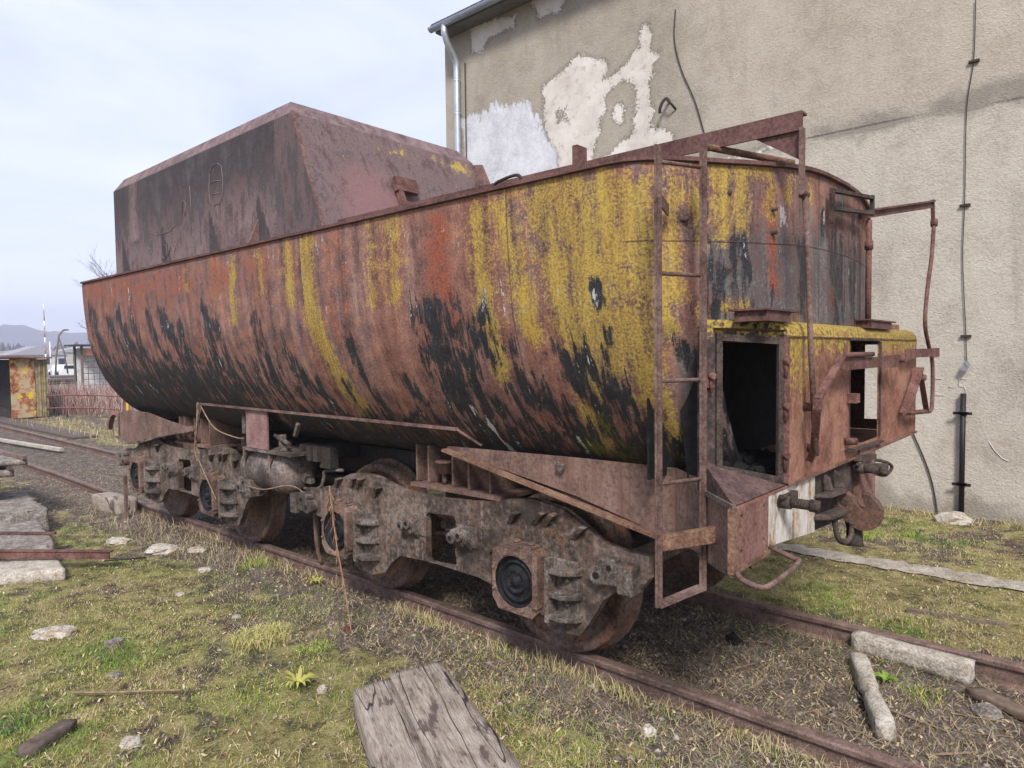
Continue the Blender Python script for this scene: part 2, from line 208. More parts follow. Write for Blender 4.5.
# bunker shell
m=Mt('bunker_shell',.82); st=m.noise(1,5,.7,m.map(m.pos,(9,9,1.6))); fi=m.noise(50,4,.72); me=m.noise(5,5,.7)
f=m.ma('MULTIPLY_ADD',fi,.3,m.ma('MULTIPLY_ADD',st,.4,m.ma('MULTIPLY',me,.4)))
base=m.ramp(f,(.46,(.085,.056,.054)),(.55,(.16,.108,.105)),(.66,(.26,.19,.185)))
dark=m.ramp(f,(.45,(.022,.020,.022)),(.60,(.055,.048,.05)),(.75,(.10,.088,.09)))
j=m.ma('ADD',m.ma('MULTIPLY',m.ma('SUBTRACT',st,.5),2.0),m.ma('ADD',m.ma('MULTIPLY',m.ma('SUBTRACT',fi,.5),1.2),m.ma('MULTIPLY',m.ma('SUBTRACT',me,.5),1.6)))
c=m.mix(m.ma('MULTIPLY',m.step(m.ma('ADD',m.attr('blk'),j),.35,.75),.9),base,dark)
c=m.mix(m.ma('MULTIPLY',m.step(m.ma('ADD',m.attr('yel'),j),.45,.7),.9),c,m.mix(fi,(.26,.17,.05),(.60,.44,.08)))
c=m.mix(m.ma('MULTIPLY',m.step(m.ma('ADD',m.attr('pnk'),m.ma('MULTIPLY',j,.4)),.3,.8),.7),c,m.mix(fi,(.17,.075,.075),(.30,.17,.165)))
c=m.mix(m.step(m.attr('scr'),.4,.6),c,(.30,.22,.215))
m.col(c); m.bump(m.ma('ADD',fi,me),.4,.006); MAT['bunker']=m.m
# rough-cast wall
m=Mt('roughcast_plaster',.95); fi=m.noise(38,3,.75); fi2=m.noise(90,2,.6); me=m.noise(2.2,6,.65); lg=m.noise(.5,5,.6); stv=m.noise(1,6,.65,m.map(m.pos,(2.2,1,.35)))
f=m.ma('MULTIPLY_ADD',fi,.35,m.ma('MULTIPLY_ADD',me,.4,m.ma('MULTIPLY',lg,.25)))
x=m.sep(m.pos,0); z=m.sep(m.pos,2)
light=m.ramp(f,(.40,(.36,.315,.26)),(.50,(.475,.425,.355)),(.62,(.575,.525,.45)))
tan=m.ramp(f,(.40,(.26,.23,.19)),(.52,(.34,.31,.262)),(.65,(.43,.395,.34)))
c=m.mix(m.step(m.ma('ADD',x,m.ma('MULTIPLY',me,1.5)),-4.3,-3.0),tan,light)
up=m.step(m.ma('ADD',z,m.ma('MULTIPLY',m.ma('SUBTRACT',lg,.5),1.5)),4.3,4.9)
c=m.mix(m.ma('MULTIPLY',up,.55),c,m.ramp(f,(.40,(.33,.28,.21)),(.60,(.45,.39,.305))))
c=m.mix(m.ma('MULTIPLY',m.step(m.ma('ADD',m.attr('crk'),m.ma('MULTIPLY',m.ma('SUBTRACT',me,.5),3.4)),.20,1.1),.62),c,(.13,.115,.095))
c=m.mix(m.ma('MULTIPLY',m.step(m.ma('ADD',stv,0),.55,.75),.35),c,(.20,.17,.135))
low=m.step(m.ma('ADD',z,m.ma('MULTIPLY',m.ma('SUBTRACT',me,.5),1.0)),.35,.0)
c=m.mix(m.ma('MULTIPLY',low,.6),c,(.20,.17,.13))
cj=m.ma('MULTIPLY',m.ma('SUBTRACT',me,.5),.42); cj=m.ma('ADD',cj,m.ma('MULTIPLY',m.ma('SUBTRACT',fi,.5),.30))
wr=m.step(m.ma('ADD',m.attr('cream'),cj),-.008,.008)
gj=m.ma('MULTIPLY',m.ma('SUBTRACT',m.noise(1,6,.7,m.map(m.pos,(6,1,2.2))),.5),.8)
wg=m.step(m.ma('ADD',m.attr('grayp'),gj),-.05,.05)
pk=m.ramp(m.ma('MULTIPLY_ADD',me,.5,m.ma('MULTIPLY',fi2,.5)),(.4,(.48,.43,.37)),(.52,(.63,.58,.52)),(.65,(.73,.69,.63)))
gk=m.ramp(m.ma('MULTIPLY_ADD',me,.6,m.ma('MULTIPLY',fi,.4)),(.36,(.42,.42,.44)),(.54,(.62,.62,.64)),(.7,(.74,.74,.75)))
pk=m.mix(m.ma('MULTIPLY',m.step(m.noise(7,5,.7,m.map(m.pos,loc=(2,2,2))),.54,.66),.6),pk,(.36,.31,.26))
c=m.mix(wg,c,gk); c=m.mix(wr,c,pk)
edge=m.ma('MULTIPLY',m.step(m.ma('ADD',m.attr('cream'),cj),-.035,-.008),m.ma('SUBTRACT',1,wr)); c=m.mix(m.ma('MULTIPLY',edge,.5),c,(.085,.07,.055))
cl=m.step(m.ma('ADD',m.attr('crl'),m.ma('MULTIPLY',m.ma('SUBTRACT',fi,.5),.03)),.020,.006); c=m.mix(m.ma('MULTIPLY',cl,.75),c,(.09,.08,.07))
sp=m.ma('MULTIPLY',m.step(m.attr('crl2'),.06,.02),m.step(me,.50,.56)); c=m.mix(sp,c,(.66,.63,.57))
m.col(c)
rough_h=m.ma('MULTIPLY',m.ma('ADD',fi,m.ma('MULTIPLY',fi2,.6)),m.ma('SUBTRACT',1,m.ma('MULTIPLY',m.ma('MAXIMUM',wr,wg),.75)))
m.bump(m.ma('SUBTRACT',rough_h,m.ma('MULTIPLY',wr,1.0)),.8,.016); MAT['wall']=m.m
# ground
m=Mt('ground',.95); a=m.noise(1.3,7,.65); b=m.noise(7,6,.7); g=m.noise(60,4,.78); y=m.sep(m.pos,1); x=m.sep(m.pos,0)
moss=m.ramp(m.ma('MULTIPLY_ADD',g,.4,m.ma('MULTIPLY',b,.6)),(.40,(.06,.055,.024)),(.48,(.17,.155,.050)),(.56,(.29,.25,.10)),(.66,(.42,.35,.20)))
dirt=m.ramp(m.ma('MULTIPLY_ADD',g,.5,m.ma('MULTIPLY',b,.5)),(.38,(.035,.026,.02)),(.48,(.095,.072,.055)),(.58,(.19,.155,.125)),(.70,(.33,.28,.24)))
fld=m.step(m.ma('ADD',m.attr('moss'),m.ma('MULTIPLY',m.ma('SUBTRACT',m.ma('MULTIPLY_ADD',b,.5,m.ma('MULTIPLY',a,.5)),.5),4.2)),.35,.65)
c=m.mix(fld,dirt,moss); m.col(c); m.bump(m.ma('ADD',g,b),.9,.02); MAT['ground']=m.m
# vegetation (per-blade tint)
m=Mt('grass',.7); t=m.attr('tint'); c=m.ramp(t,(0,(.09,.22,.02)),(.20,(.20,.33,.035)),(.36,(.36,.38,.08)),(.52,(.48,.41,.17)),(.75,(.56,.44,.28)),(.92,(.25,.16,.10)),(1,(.20,.05,.035))); m.col(c); MAT['grass']=m.m
m=Mt('stone',.92); n=m.noise(9,6,.7); t=m.attr('tint'); m.col(m.mix(n,m.ramp(t,(0,(.10,.08,.065)),(.5,(.22,.18,.15)),(.85,(.36,.32,.28)),(1,(.50,.47,.42))),m.ramp(t,(0,(.17,.14,.12)),(.6,(.33,.29,.25)),(1,(.62,.59,.55))))); m.bump(n,.6,.01); MAT['stone']=m.m
def conc(name,a,b,c,sc=10,moss=None):
    m=Mt(name,.95); n=m.noise(sc,5,.7); n2=m.noise(sc*7,3,.7); k=m.ramp(m.ma('MULTIPLY_ADD',n2,.5,m.ma('MULTIPLY',n,.5)),(.40,a),(.50,b),(.60,c))
    if moss is not None: k=m.mix(m.step(m.noise(sc*.8,6,.7,m.map(m.pos,loc=(3,3,3))),.56,.66),k,moss)
    m.col(k); m.bump(m.ma('ADD',n,n2),.7,.012); return m.m
MAT['conc']=conc('weathered_concrete',(.16,.135,.11),(.33,.29,.24),(.50,.46,.40),12,(.30,.19,.09))
MAT['conclight']=conc('pale_concrete',(.24,.20,.155),(.42,.375,.31),(.58,.54,.47),10,(.30,.22,.12))
MAT['concgrey']=conc('grey_slab',(.09,.075,.062),(.21,.18,.155),(.36,.32,.28),10)
MAT['path']=conc('path_concrete',(.20,.17,.13),(.32,.28,.225),(.43,.39,.33),8,(.16,.14,.05))
m=Mt('old_timber',.88); v=m.map(m.obj,(2.6,34,34)); g=m.noise(1,6,.7,v,.9); g2=m.noise(1,4,.75,m.map(m.obj,(14,150,150))); cw=m.noise(1,2,.4,m.map(m.obj,(.7,8,2),loc=(0,1.3,0)),0); l=m.noise(6,5,.6,m.obj)
c=m.ramp(m.ma('MULTIPLY_ADD',g2,.35,m.ma('MULTIPLY_ADD',g,.4,m.ma('MULTIPLY',l,.25))),(.38,(.07,.055,.042)),(.46,(.27,.22,.175)),(.56,(.43,.37,.31)),(.68,(.60,.54,.47)))
c=m.mix(m.step(m.noise(4,5,.6,m.map(m.obj,(1,3,1),loc=(1,2,0))),.58,.66),c,(.13,.095,.08)); ck=m.step(m.ma('ABSOLUTE',m.ma('SUBTRACT',cw,.5)),.009,.002); kn=m.step(m.voro(2.3,m.map(m.obj,(1,1.3,.2),loc=(.3,.2,0))),.07,.04)
c=m.mix(m.ma('MULTIPLY',kn,.6),c,(.17,.10,.06)); c=m.mix(m.ma('MULTIPLY',ck,.9),c,(.03,.022,.018)); m.col(c); m.bump(m.ma('SUBTRACT',m.ma('ADD',g,g2),m.ma('MULTIPLY',ck,1.5)),.9,.010); MAT['timber']=m.m
MAT['timberdark']=plain('dark_timber',(.10,.075,.06),.9,0,.5,20)
MAT['straw']=plain('straw_fibre',(.24,.165,.11),.9,0,.4,30)
MAT['twig']=plain('twig',(.16,.115,.085),.9,0,.4,20)
MAT['zinc']=plain('zinc_pipe',(.50,.53,.58),.38,.7,.12,6)
MAT['blackpipe']=plain('black_pipe',(.012,.012,.013),.5,0,.3,20)
MAT['cable']=plain('cable',(.04,.03,.025),.7,0,.3,20)
MAT['roofing']=plain('roof_felt',(.05,.05,.055),.9)
MAT['redpipe']=plain('red_painted_pipe',(.20,.085,.07),.7,0,.3,6)
MAT['yellowpost']=plain('yellow_painted_post',(.55,.38,.06),.7,0,.25,6)
MAT['leaf']=plain('leaf',(.16,.26,.03),.6,0,.3,20)
MAT['leafyellow']=plain('yellow_leaf',(.36,.34,.08),.6,0,.3,20)
# ------------------------------------------------------------ mesh builder
def rotm(rx=0,ry=0,rz=0): return Matrix.Rotation(rz,4,'Z')@Matrix.Rotation(ry,4,'Y')@Matrix.Rotation(rx,4,'X')
class MB:
    def __init__(s): s.v=[]; s.f=[]; s.sm=[]
    def add(s,v,f,smooth=False):
        n=len(s.v); s.v+= [tuple(p) for p in v]; s.f+=[tuple(i+n for i in q) for q in f]; s.sm+=[smooth]*len(f); return s
    def box(s,c,d,rx=0,ry=0,rz=0):
        R=rotm(rx,ry,rz); c=Vector(c); h=[x/2 for x in d]
        v=[c+R@Vector((sx*h[0],sy*h[1],sz*h[2])) for sz in(-1,1) for sy in(-1,1) for sx in(-1,1)]
        return s.add(v,[(0,2,3,1),(4,5,7,6),(0,1,5,4),(2,6,7,3),(0,4,6,2),(1,3,7,5)])
    def bb(s,x0,x1,y0,y1,z0,z1): return s.box(((x0+x1)/2,(y0+y1)/2,(z0+z1)/2),(x1-x0,y1-y0,z1-z0))
    def hexa(s,P): return s.add(P,[(0,3,2,1),(4,5,6,7),(0,1,5,4),(1,2,6,5),(2,3,7,6),(3,0,4,7)])
    def bar(s,a,b,wd,th,up=(0,0,1)):
        """rectangular bar from a to b; wd across, th along up"""
        a=Vector(a); b=Vector(b); d=(b-a).normalized(); u=Vector(up); sd=d.cross(u)
        if sd.length<1e-4: sd=d.cross(Vector((1,0,0)))
        sd.normalize(); u=sd.cross(d); sd*=wd/2; u*=th/2
        return s.hexa([a-sd-u,a+sd-u,a+sd+u,a-sd+u,b-sd-u,b+sd-u,b+sd+u,b-sd+u])
    def tube(s,pts,r,n=10,caps=True):
        P=[Vector(p) for p in pts]; rs=r if isinstance(r,(list,tuple)) else [r]*len(P); V=[];F=[]
        d0=(P[1]-P[0]).normalized(); ref=Vector((0,0,1)) if abs(d0.z)<.9 else Vector((1,0,0)); sd=d0.cross(ref).normalized()
        for i,p in enumerate(P):
            d=((P[min(i+1,len(P)-1)]-p).normalized()+(p-P[max(i-1,0)]).normalized())
            if d.length<1e-6: d=d0
            d.normalize(); sd=(sd-d*sd.dot(d)).normalized(); up=d.cross(sd)
            for k in range(n):
                t=2*math.pi*k/n; V.append(p+(sd*math.cos(t)+up*math.sin(t))*rs[i])
        for i in range(len(P)-1):
            for k in range(n): F.append((i*n+k,i*n+(k+1)%n,(i+1)*n+(k+1)%n,(i+1)*n+k))
        s.add(V,F,True)
        if caps:
            m=len(P)-1; s.add(V[:n],[tuple(range(n))[::-1]]); s.add(V[m*n:],[tuple(range(n))])
        return s
    def lathe(s,prof,c,axis='y',n=32,a0=0,a1=2*math.pi,smooth=True):
        """prof (r,t): radius and position along the axis"""
        c=Vector(c); V=[];F=[]; full=abs(a1-a0-2*math.pi)<1e-6; m=n if full else n+1
        for r,t in prof:
            for k in range(m):
                a=a0+(a1-a0)*k/n; ca,sa=math.cos(a)*r,math.sin(a)*r
                V.append(c+{'y':Vector((ca,t,sa)),'x':Vector((t,ca,sa)),'z':Vector((ca,sa,t))}[axis])
        for i in range(len(prof)-1):
            for k in range(n): F.append((i*m+k,i*m+(k+1)%m,(i+1)*m+(k+1)%m,(i+1)*m+k))
        return s.add(V,F,smooth)
    def prism(s,outer,holes,fn,t0,t1,grow=0):
        """flat plate: 2D outline with holes, fn(a,b,t)->3D"""
        loops=[outer]+list(holes); flat=[p for l in loops for p in l]
        tri=tessellate_polygon([[Vector((p[0],p[1],0)) for p in l] for l in loops]); n=len(flat)
        V=[fn(p[0],p[1],t0) for p in flat]+[fn(p[0],p[1],t1) for p in flat]
        F=[tuple(t) for t in tri]+[tuple(i+n for i in t[::-1]) for t in tri]; o=0
        for l in loops:
            k=len(l)
            for i in range(k): F.append((o+i,o+(i+1)%k,n+o+(i+1)%k,n+o+i))
            o+=k
        return s.add(V,F)
def xz(a,b,t): return (a,t,b)
def yz(a,b,t): return (t,a,b)
def circ(cx,cz,r,n=16,sx=1): return [(cx+sx*r*math.cos(2*math.pi*k/n),cz+r*math.sin(2*math.pi*k/n)) for k in range(n)]
def build(mb,name,mat,parent=None,bevel=0,fixn=True,loc=None,sub=0):
    """link as one mesh object; vertices are given in world space (or around loc for top-level meshes)"""
    import bmesh
    off=Vector((0,0,0)); q=parent
    if parent is not None: off=parent['_w'] if '_w' in parent else (0,0,0)
    if loc is not None and parent is None: off=Vector(loc)
    off=Vector(off)
    me=bpy.data.meshes.new(name); me.from_pydata([(v[0]-off.x,v[1]-off.y,v[2]-off.z) for v in mb.v],[],mb.f)
    me.polygons.foreach_set('use_smooth',mb.sm)
    if fixn:
        bm=bmesh.new(); bm.from_mesh(me); bmesh.ops.remove_doubles(bm,verts=bm.verts,dist=1e-5); bmesh.ops.recalc_face_normals(bm,faces=bm.faces); bm.to_mesh(me); bm.free()
    me.materials.append(MAT[mat] if isinstance(mat,str) else mat)
    o=bpy.data.objects.new(name,me); COL.objects.link(o)
    if parent is not None: o.parent=parent
    else: o.location=off
    o['_w']=tuple(off) 
    if bevel:
        b=o.modifiers.new('bevel','BEVEL'); b.width=bevel; b.segments=2; b.limit_method='ANGLE'; b.angle_limit=math.radians(40)
    return o
def root(name,loc,label,cat,group=None):
    o=bpy.data.objects.new(name,None); COL.objects.link(o); o.location=loc; o['_w']=tuple(loc); o['label']=label; o['category']=cat
    if group: o['group']=group
    return o
def tag(o,label,cat,group=None):
    o['label']=label; o['category']=cat
    if group: o['group']=group
    return o
def stuff(o,label,cat): o['kind']='stuff'; o['label']=label; o['category']=cat; return o
def fattr(me,name,arr):
    a=me.attributes.new(name,'FLOAT','POINT'); a.data.foreach_set('value',np.asarray(arr,dtype=np.float32).ravel())
def grid_mesh(name,X,Y,Z,flip=False):
    n,m=X.shape; me=bpy.data.meshes.new(name); co=np.stack([X,Y,Z],-1).reshape(-1,3).astype(np.float32)
    i=np.arange(n*m).reshape(n,m); q=np.stack([i[:-1,:-1],i[1:,:-1],i[1:,1:],i[:-1,1:]],-1).reshape(-1,4)
    if flip: q=q[:,::-1]
    me.vertices.add(n*m); me.vertices.foreach_set('co',co.ravel()); me.loops.add(q.size); me.loops.foreach_set('vertex_index',q.ravel().astype(np.int32))
    me.polygons.add(len(q)); me.polygons.foreach_set('loop_start',np.arange(0,q.size,4,dtype=np.int32)); me.polygons.foreach_set('loop_total',np.full(len(q),4,dtype=np.int32))
    me.polygons.foreach_set('use_smooth',np.ones(len(q),dtype=bool)); me.update(); me.validate(); return me
def segdist(px,py,a,b):
    ax,ay=a; bx,by=b; dx,dy=bx-ax,by-ay; L2=dx*dx+dy*dy+1e-12; t=np.clip(((px-ax)*dx+(py-ay)*dy)/L2,0,1); return np.hypot(px-ax-t*dx,py-ay-t*dy),t
def sdf(px,py,poly):
    d=np.full(px.shape,1e9); ins=np.zeros(px.shape,bool); n=len(poly)
    for k in range(n):
        a=poly[k]; b=poly[(k+1)%n]; d=np.minimum(d,segdist(px,py,a,b)[0])
        c=((a[1]>py)!=(b[1]>py)); xi=(b[0]-a[0])*(py-a[1])/((b[1]-a[1]) if b[1]!=a[1] else 1e-9)+a[0]; ins^=(c&(px<xi))
    return np.where(ins,d,-d)
def smooth_noise(X,Y,sc,seed):
    r=np.random.default_rng(seed); T=r.random((256,256)); x=X*sc+1000; y=Y*sc+1000; xi=np.floor(x).astype(int); yi=np.floor(y).astype(int); fx=x-xi; fy=y-yi
    fx=fx*fx*(3-2*fx); fy=fy*fy*(3-2*fy); g=lambda a,b:T[a%256,b%256]
    return (g(xi,yi)*(1-fx)+g(xi+1,yi)*fx)*(1-fy)+(g(xi,yi+1)*(1-fx)+g(xi+1,yi+1)*fx)*fy
def fbm(X,Y,sc,seed,oct=4): return sum(smooth_noise(X,Y,sc*2**k,seed+k)*.5**k for k in range(oct))/sum(.5**k for k in range(oct))
# ------------------------------------------------------------ ground
def graded(lo,hi,fine0,fine1,st,growth=1.22):
    a=list(np.arange(fine0,fine1+1e-6,st)); d=st; x=a[-1]
    while x<hi: d*=growth; x+=d; a.append(x)
    d=st; x=a[0]; b=[]
    while x>lo: d*=growth; x-=d; b.append(x)
    return np.array(b[::-1]+a)
def ground_z(X,Y):
    b=-.105+.07*np.clip((Y-3.0)/2.7,0,1)
    bed=np.clip(1-np.abs(Y-.75)/1.0,0,1); b=b-.02*np.clip(bed*3,0,1)
    near=np.clip(1-np.hypot(X+5,Y)/22,0,1)
    b=b+near*((fbm(X,Y,.8,11)-.5)*.07*np.clip(np.abs(Y)-.1,0,1)+(fbm(X,Y,7,21)-.5)*.035)
    b=b-.03*np.exp(-((Y)/.06)**2)-.03*np.exp(-((Y-1.507)/.06)**2)
    b=b+.035*np.exp(-((Y+.22)/.20)**2)
    return b
def gz(x,y): return float(ground_z(np.array([[x]]),np.array([[y]]))[0,0])
gx=graded(-1600,900,-13,2.5,.045); gy=graded(-900,1600,-3.4,6.2,.045)
GX,GY=np.meshgrid(gx,gy,indexing='ij'); GZ=ground_z(GX,GY)
me=grid_mesh('ground',GX,GY,GZ)
# moss mask: field in front is mossy, track bed and shade strip are bare
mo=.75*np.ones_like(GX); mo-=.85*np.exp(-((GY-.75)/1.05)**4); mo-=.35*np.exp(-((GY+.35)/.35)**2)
mo-=.55*np.exp(-((GX+8)/4.5)**4)*np.exp(-((GY-.9)/1.6)**4)
mo-=.35*np.clip((fbm(GX,GY,.9,5)-.5)*4,0,1); mo+=.25*np.exp(-((GY-2.6)/.7)**2); mo-=.35*(GX<-13)
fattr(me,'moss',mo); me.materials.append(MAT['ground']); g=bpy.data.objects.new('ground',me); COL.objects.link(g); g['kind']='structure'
# pale concrete edging strip, flush with the turf on the far side of the track
ex=np.arange(-9,1.6,.06); ey=np.linspace(0,1,7); EX,EY=np.meshgrid(ex,ey,indexing='ij')
y0=3.28+(fbm(EX,EX*0,9,3)-.5)*.09; wd=.27+(fbm(EX,EX*0+9,9,8)-.5)*.16
YY=y0+EY*wd; ZZ=ground_z(EX,YY)+.012+.012*np.sin(EY*math.pi)+(fbm(EX,YY,9,4)-.5)*.012
me=grid_mesh('path',EX,YY,ZZ); me.materials.append(MAT['path']); o=bpy.data.objects.new('path',me); COL.objects.link(o); o['kind']='structure'
# hills far behind
hx=[];A=np.linspace(math.radians(95),math.radians(185),160); T=np.linspace(0,1,12)
AA,TT=np.meshgrid(A,T,indexing='ij'); rad=880+TT*260; prof=27+16*fbm(AA*9,AA*0,1,31)+10*np.exp(-((AA-math.radians(167.5))/.03)**2)
HZ=-2+prof*np.sin(np.clip(TT*1.3,0,1)*math.pi/2)*(.85+.3*fbm(AA*60,TT*9,1,3))
me=grid_mesh('hills',rad*np.cos(AA),rad*np.sin(AA),HZ); mt=plain('wooded_hill',(.085,.065,.085),.95,0,.3,.05); me.materials.append(mt); o=bpy.data.objects.new('hills',me); COL.objects.link(o); o['kind']='structure'
# ------------------------------------------------------------ rails
def rail(y,label):
    prof=[(-.060,-.150),(.060,-.150),(.060,-.140),(.012,-.122),(.010,-.045),(.034,-.034),(.036,-.010),(.028,0),(-.028,0),(-.036,-.010),(-.034,-.034),(-.010,-.045),(-.012,-.122),(-.060,-.140)]
    xs=[-80,-40,-20]+[ -14+.5*k for k in range(33)]+[4,9,20]; mb=MB(); V=[]; n=len(prof)
    for x in xs:
        dy=.006*math.sin(x*.9+y)+.004*math.sin(x*2.3); dz=.004*math.sin(x*1.3+2*y)
        V+=[(x,y+dy+a,b+dz) for a,b in prof]
    F=[(i*n+k,i*n+(k+1)%n,(i+1)*n+(k+1)%n,(i+1)*n+k) for i in range(len(xs)-1) for k in range(n)]
    mb.add(V,F); mb.add(V[:n],[tuple(range(n))]); mb.add(V[-n:],[tuple(range(n))[::-1]])
    o=build(mb,'rail','rail',loc=(0,y,-.15),fixn=True); tag(o,label,'rail','rusty rails of the track')
rail(0,'rusty steel rail nearest the camera under the near wheels'); rail(1.507,'rusty steel rail on the building side of the tender')
# ------------------------------------------------------------ building
B=root('plastered_building',(-9.655,5.7,0),'tall rough plastered building with peeling patches behind the tender','building')
wx=np.r_[np.arange(-9.655,.5,.045),np.linspace(.5,9,20)]; wz=np.r_[np.arange(-.4,7.95,.045)]
WX,WZ=np.meshgrid(wx,wz,indexing='ij'); me=grid_mesh('wall',WX+9.655,WX*0,WZ)
c1=sdf(WX,WZ,W_CREAM); h=np.maximum(sdf(WX,WZ,W_HOLE1),sdf(WX,WZ,W_HOLE2)); c1=np.minimum(c1,-h); c1=np.maximum(c1,sdf(WX,WZ,W_ISL)); c1=np.maximum(c1,sdf(WX,WZ,W_TOP)); c1=np.maximum(c1,sdf(WX,WZ,W_TOPL))
g1=sdf(WX,WZ,W_GRAY); ck=np.full(WX.shape,9.0)
for a,b in zip(W_CRACK[:-1],W_CRACK[1:]): ck=np.minimum(ck,segdist(WX,WZ,a,b)[0])
ckr=np.minimum(ck,segdist(WX,WZ,(-.8,4.507),(9,4.45))[0])
band=np.exp(-(np.clip(WZ-4.5,0,9)/.30)**2)*(WZ>4.48)+.6*np.exp(-(np.clip(4.5-WZ,0,9)/.12)**2)*(WZ<=4.48); band*=np.clip((WX+5.2)/1.2,0,1)
fattr(me,'cream',c1); fattr(me,'grayp',g1); fattr(me,'crk',band*1.0-.1); fattr(me,'crl',ckr); fattr(me,'crl2',np.where(WX<-3,ck+.0,9.0)+.03*(WX<-5.2))
me.materials.append(MAT['wall']); o=bpy.data.objects.new('wall',me); COL.objects.link(o); o.parent=B
mb=MB(); mb.bb(-9.65,9,5.705,14,-.4,7.94); build(mb,'wall_core',plain('wall_side',(.36,.30,.23),.95,0,.15,3),B)
mb=MB(); mb.hexa([(-9.62,5.32,7.86),(9.2,5.32,7.86),(9.2,14.2,10.2),(-9.62,14.2,10.2),(-9.62,5.32,7.93),(9.2,5.32,7.93),(9.2,14.2,10.3),(-9.62,14.2,10.3)]); rf=build(mb,'roof','roofing',B)
mb=MB(); mb.bb(-9.58,9.1,5.40,5.695,7.78,7.85); build(mb,'eave_board',plain('eave_board',(.16,.15,.14),.8),B)
mb=MB(); mb.lathe([(.075,-9.60),(.075,9.2),(.068,9.2),(.068,-9.60),(.075,-9.60)],(0,5.30,7.84),'x',16,math.pi*1.0,math.pi*2.0); V=mb
mb.lathe([(.0,-9.605),(.076,-9.605)],(0,5.30,7.84),'x',16,math.pi,2*math.pi)
for xx in np.arange(-9.1,9,.8): mb.bar((xx,5.215,7.845),(xx,5.42,7.87),.03,.006)
gt=build(mb,'gutter','zinc',B)
mb=MB(); mb.tube([(-9.24,5.30,7.80),(-9.24,5.30,7.66),(-9.24,5.36,7.52),(-9.24,5.52,7.32),(-9.24,5.60,7.22),(-9.24,5.60,7.05),(-9.24,5.60,3.0),(-9.24,5.60,.05)],.06,14)
for z in(7.5-.6,6.3,5.2,3.6,2.0): mb.lathe([(.066,-.02),(.066,.02),(.055,.02),(.055,-.02)],(-9.24,5.60,z),'z',14); mb.bb(-9.255,-9.225,5.62,5.70,z-.015,z+.015)
dp=build(mb,'downpipe','zinc',B)
mb=MB(); mb.tube([(x,5.675,z) for x,z in [(-9.10,7.2),(-9.10,5.0),(-9.10,1.0)]],.012,6); build(mb,'lightning_conductor','cable',B)
# writing scratched on the wall
mb=MB()
def stroke(pts,r=.0035):
    mb.tube([(x,5.693,z) for x,z in pts],r,5)
s=.19; x0,z0=-1.60,1.33
stroke([(x0,z0+s),(x0+.10,z0+s),(x0,z0),(x0+.12,z0)]); stroke([(x0+.16,z0+s*.5),(x0+.22,z0+s*.5)])
stroke([(x0+.33,z0+s),(x0+.26,z0+s),(x0+.26,z0+s*.55),(x0+.31,z0+s*.55),(x0+.33,z0+s*.25),(x0+.26,z0)])
build(mb,'chalk_letters',plain('chalk',(.64,.61,.55),.95),B)
mb=MB(); stroke([(-1.05,.83),(-1.0,.74),(-.93,.66),(-.87,.63)],.004); build(mb,'chalk_mark',plain('chalk_mark',(.64,.61,.55),.95),B)
def cable(name,pts,r,label,mat='cable',clips=()):
    P=catmull([(x,5.68,z) for x,z in pts],6) ; m_=MB(); m_.tube([tuple(p) for p in P],r,6)
    for x,z in clips: m_.bb(x-.05,x+.05,5.665,5.699,z-.012,z+.012)
    return tag(build(m_,name,mat,loc=(pts[0][0],5.68,pts[0][1])),label,'cable')
cable('hanging_cable',CAB1,.008,'thin dark cable hanging loose above the peeling patch')
cable('lightning_wire',CAB2,.005,'long thin wire running down the wall to the black pipe',clips=[(-1.25,5.0),(-1.31,3.45),(-1.28,2.0)])
cable('loose_cable',CAB3,.008,'short brown cable trailing to the ground right of the tender')
m_=MB(); m_.tube([(-1.29,5.64,-.1),(-1.29,5.64,1.36)],.028,12)
C=build(m_,'conduit','blackpipe',loc=(-1.29,5.64,-.1)); tag(C,'black upright pipe clamped to the foot of the wall','pipe')
for z in(.34,1.14):
    m_=MB(); m_.bb(-1.38,-1.20,5.60,5.615,z-.015,z+.015); m_.bb(-1.335,-1.245,5.60,5.685,z-.014,z+.014); build(m_,'clamp','blackpipe',C)
m_=MB(); m_.box((-1.275,5.63,1.66),(.06,.03,.10),0,.4,0); m_.box((-1.25,5.62,1.69),(.04,.03,.06),0,-.5,0); tag(build(m_,'wire_clamp','zinc',loc=(-1.275,5.63,1.6)),'small silver clamp on the wire above the black pipe','clamp')
m_=MB(); P=catmull([(-4.95,5.69,5.48),(-4.95,5.60,5.50),(-4.98,5.55,5.45),(-5.02,5.54,5.36),(-5.03,5.56,5.30)],4); m_.tube([tuple(p) for p in P],.022,8); m_.tube([(-4.85,5.69,5.35),(-4.88,5.58,5.42),(-4.95,5.58,5.50)],.016,8)
tag(build(m_,'wall_hook','cable',loc=(-4.95,5.69,5.4)),'rusty iron hook sticking out of the wall by the peeling patch','hook')
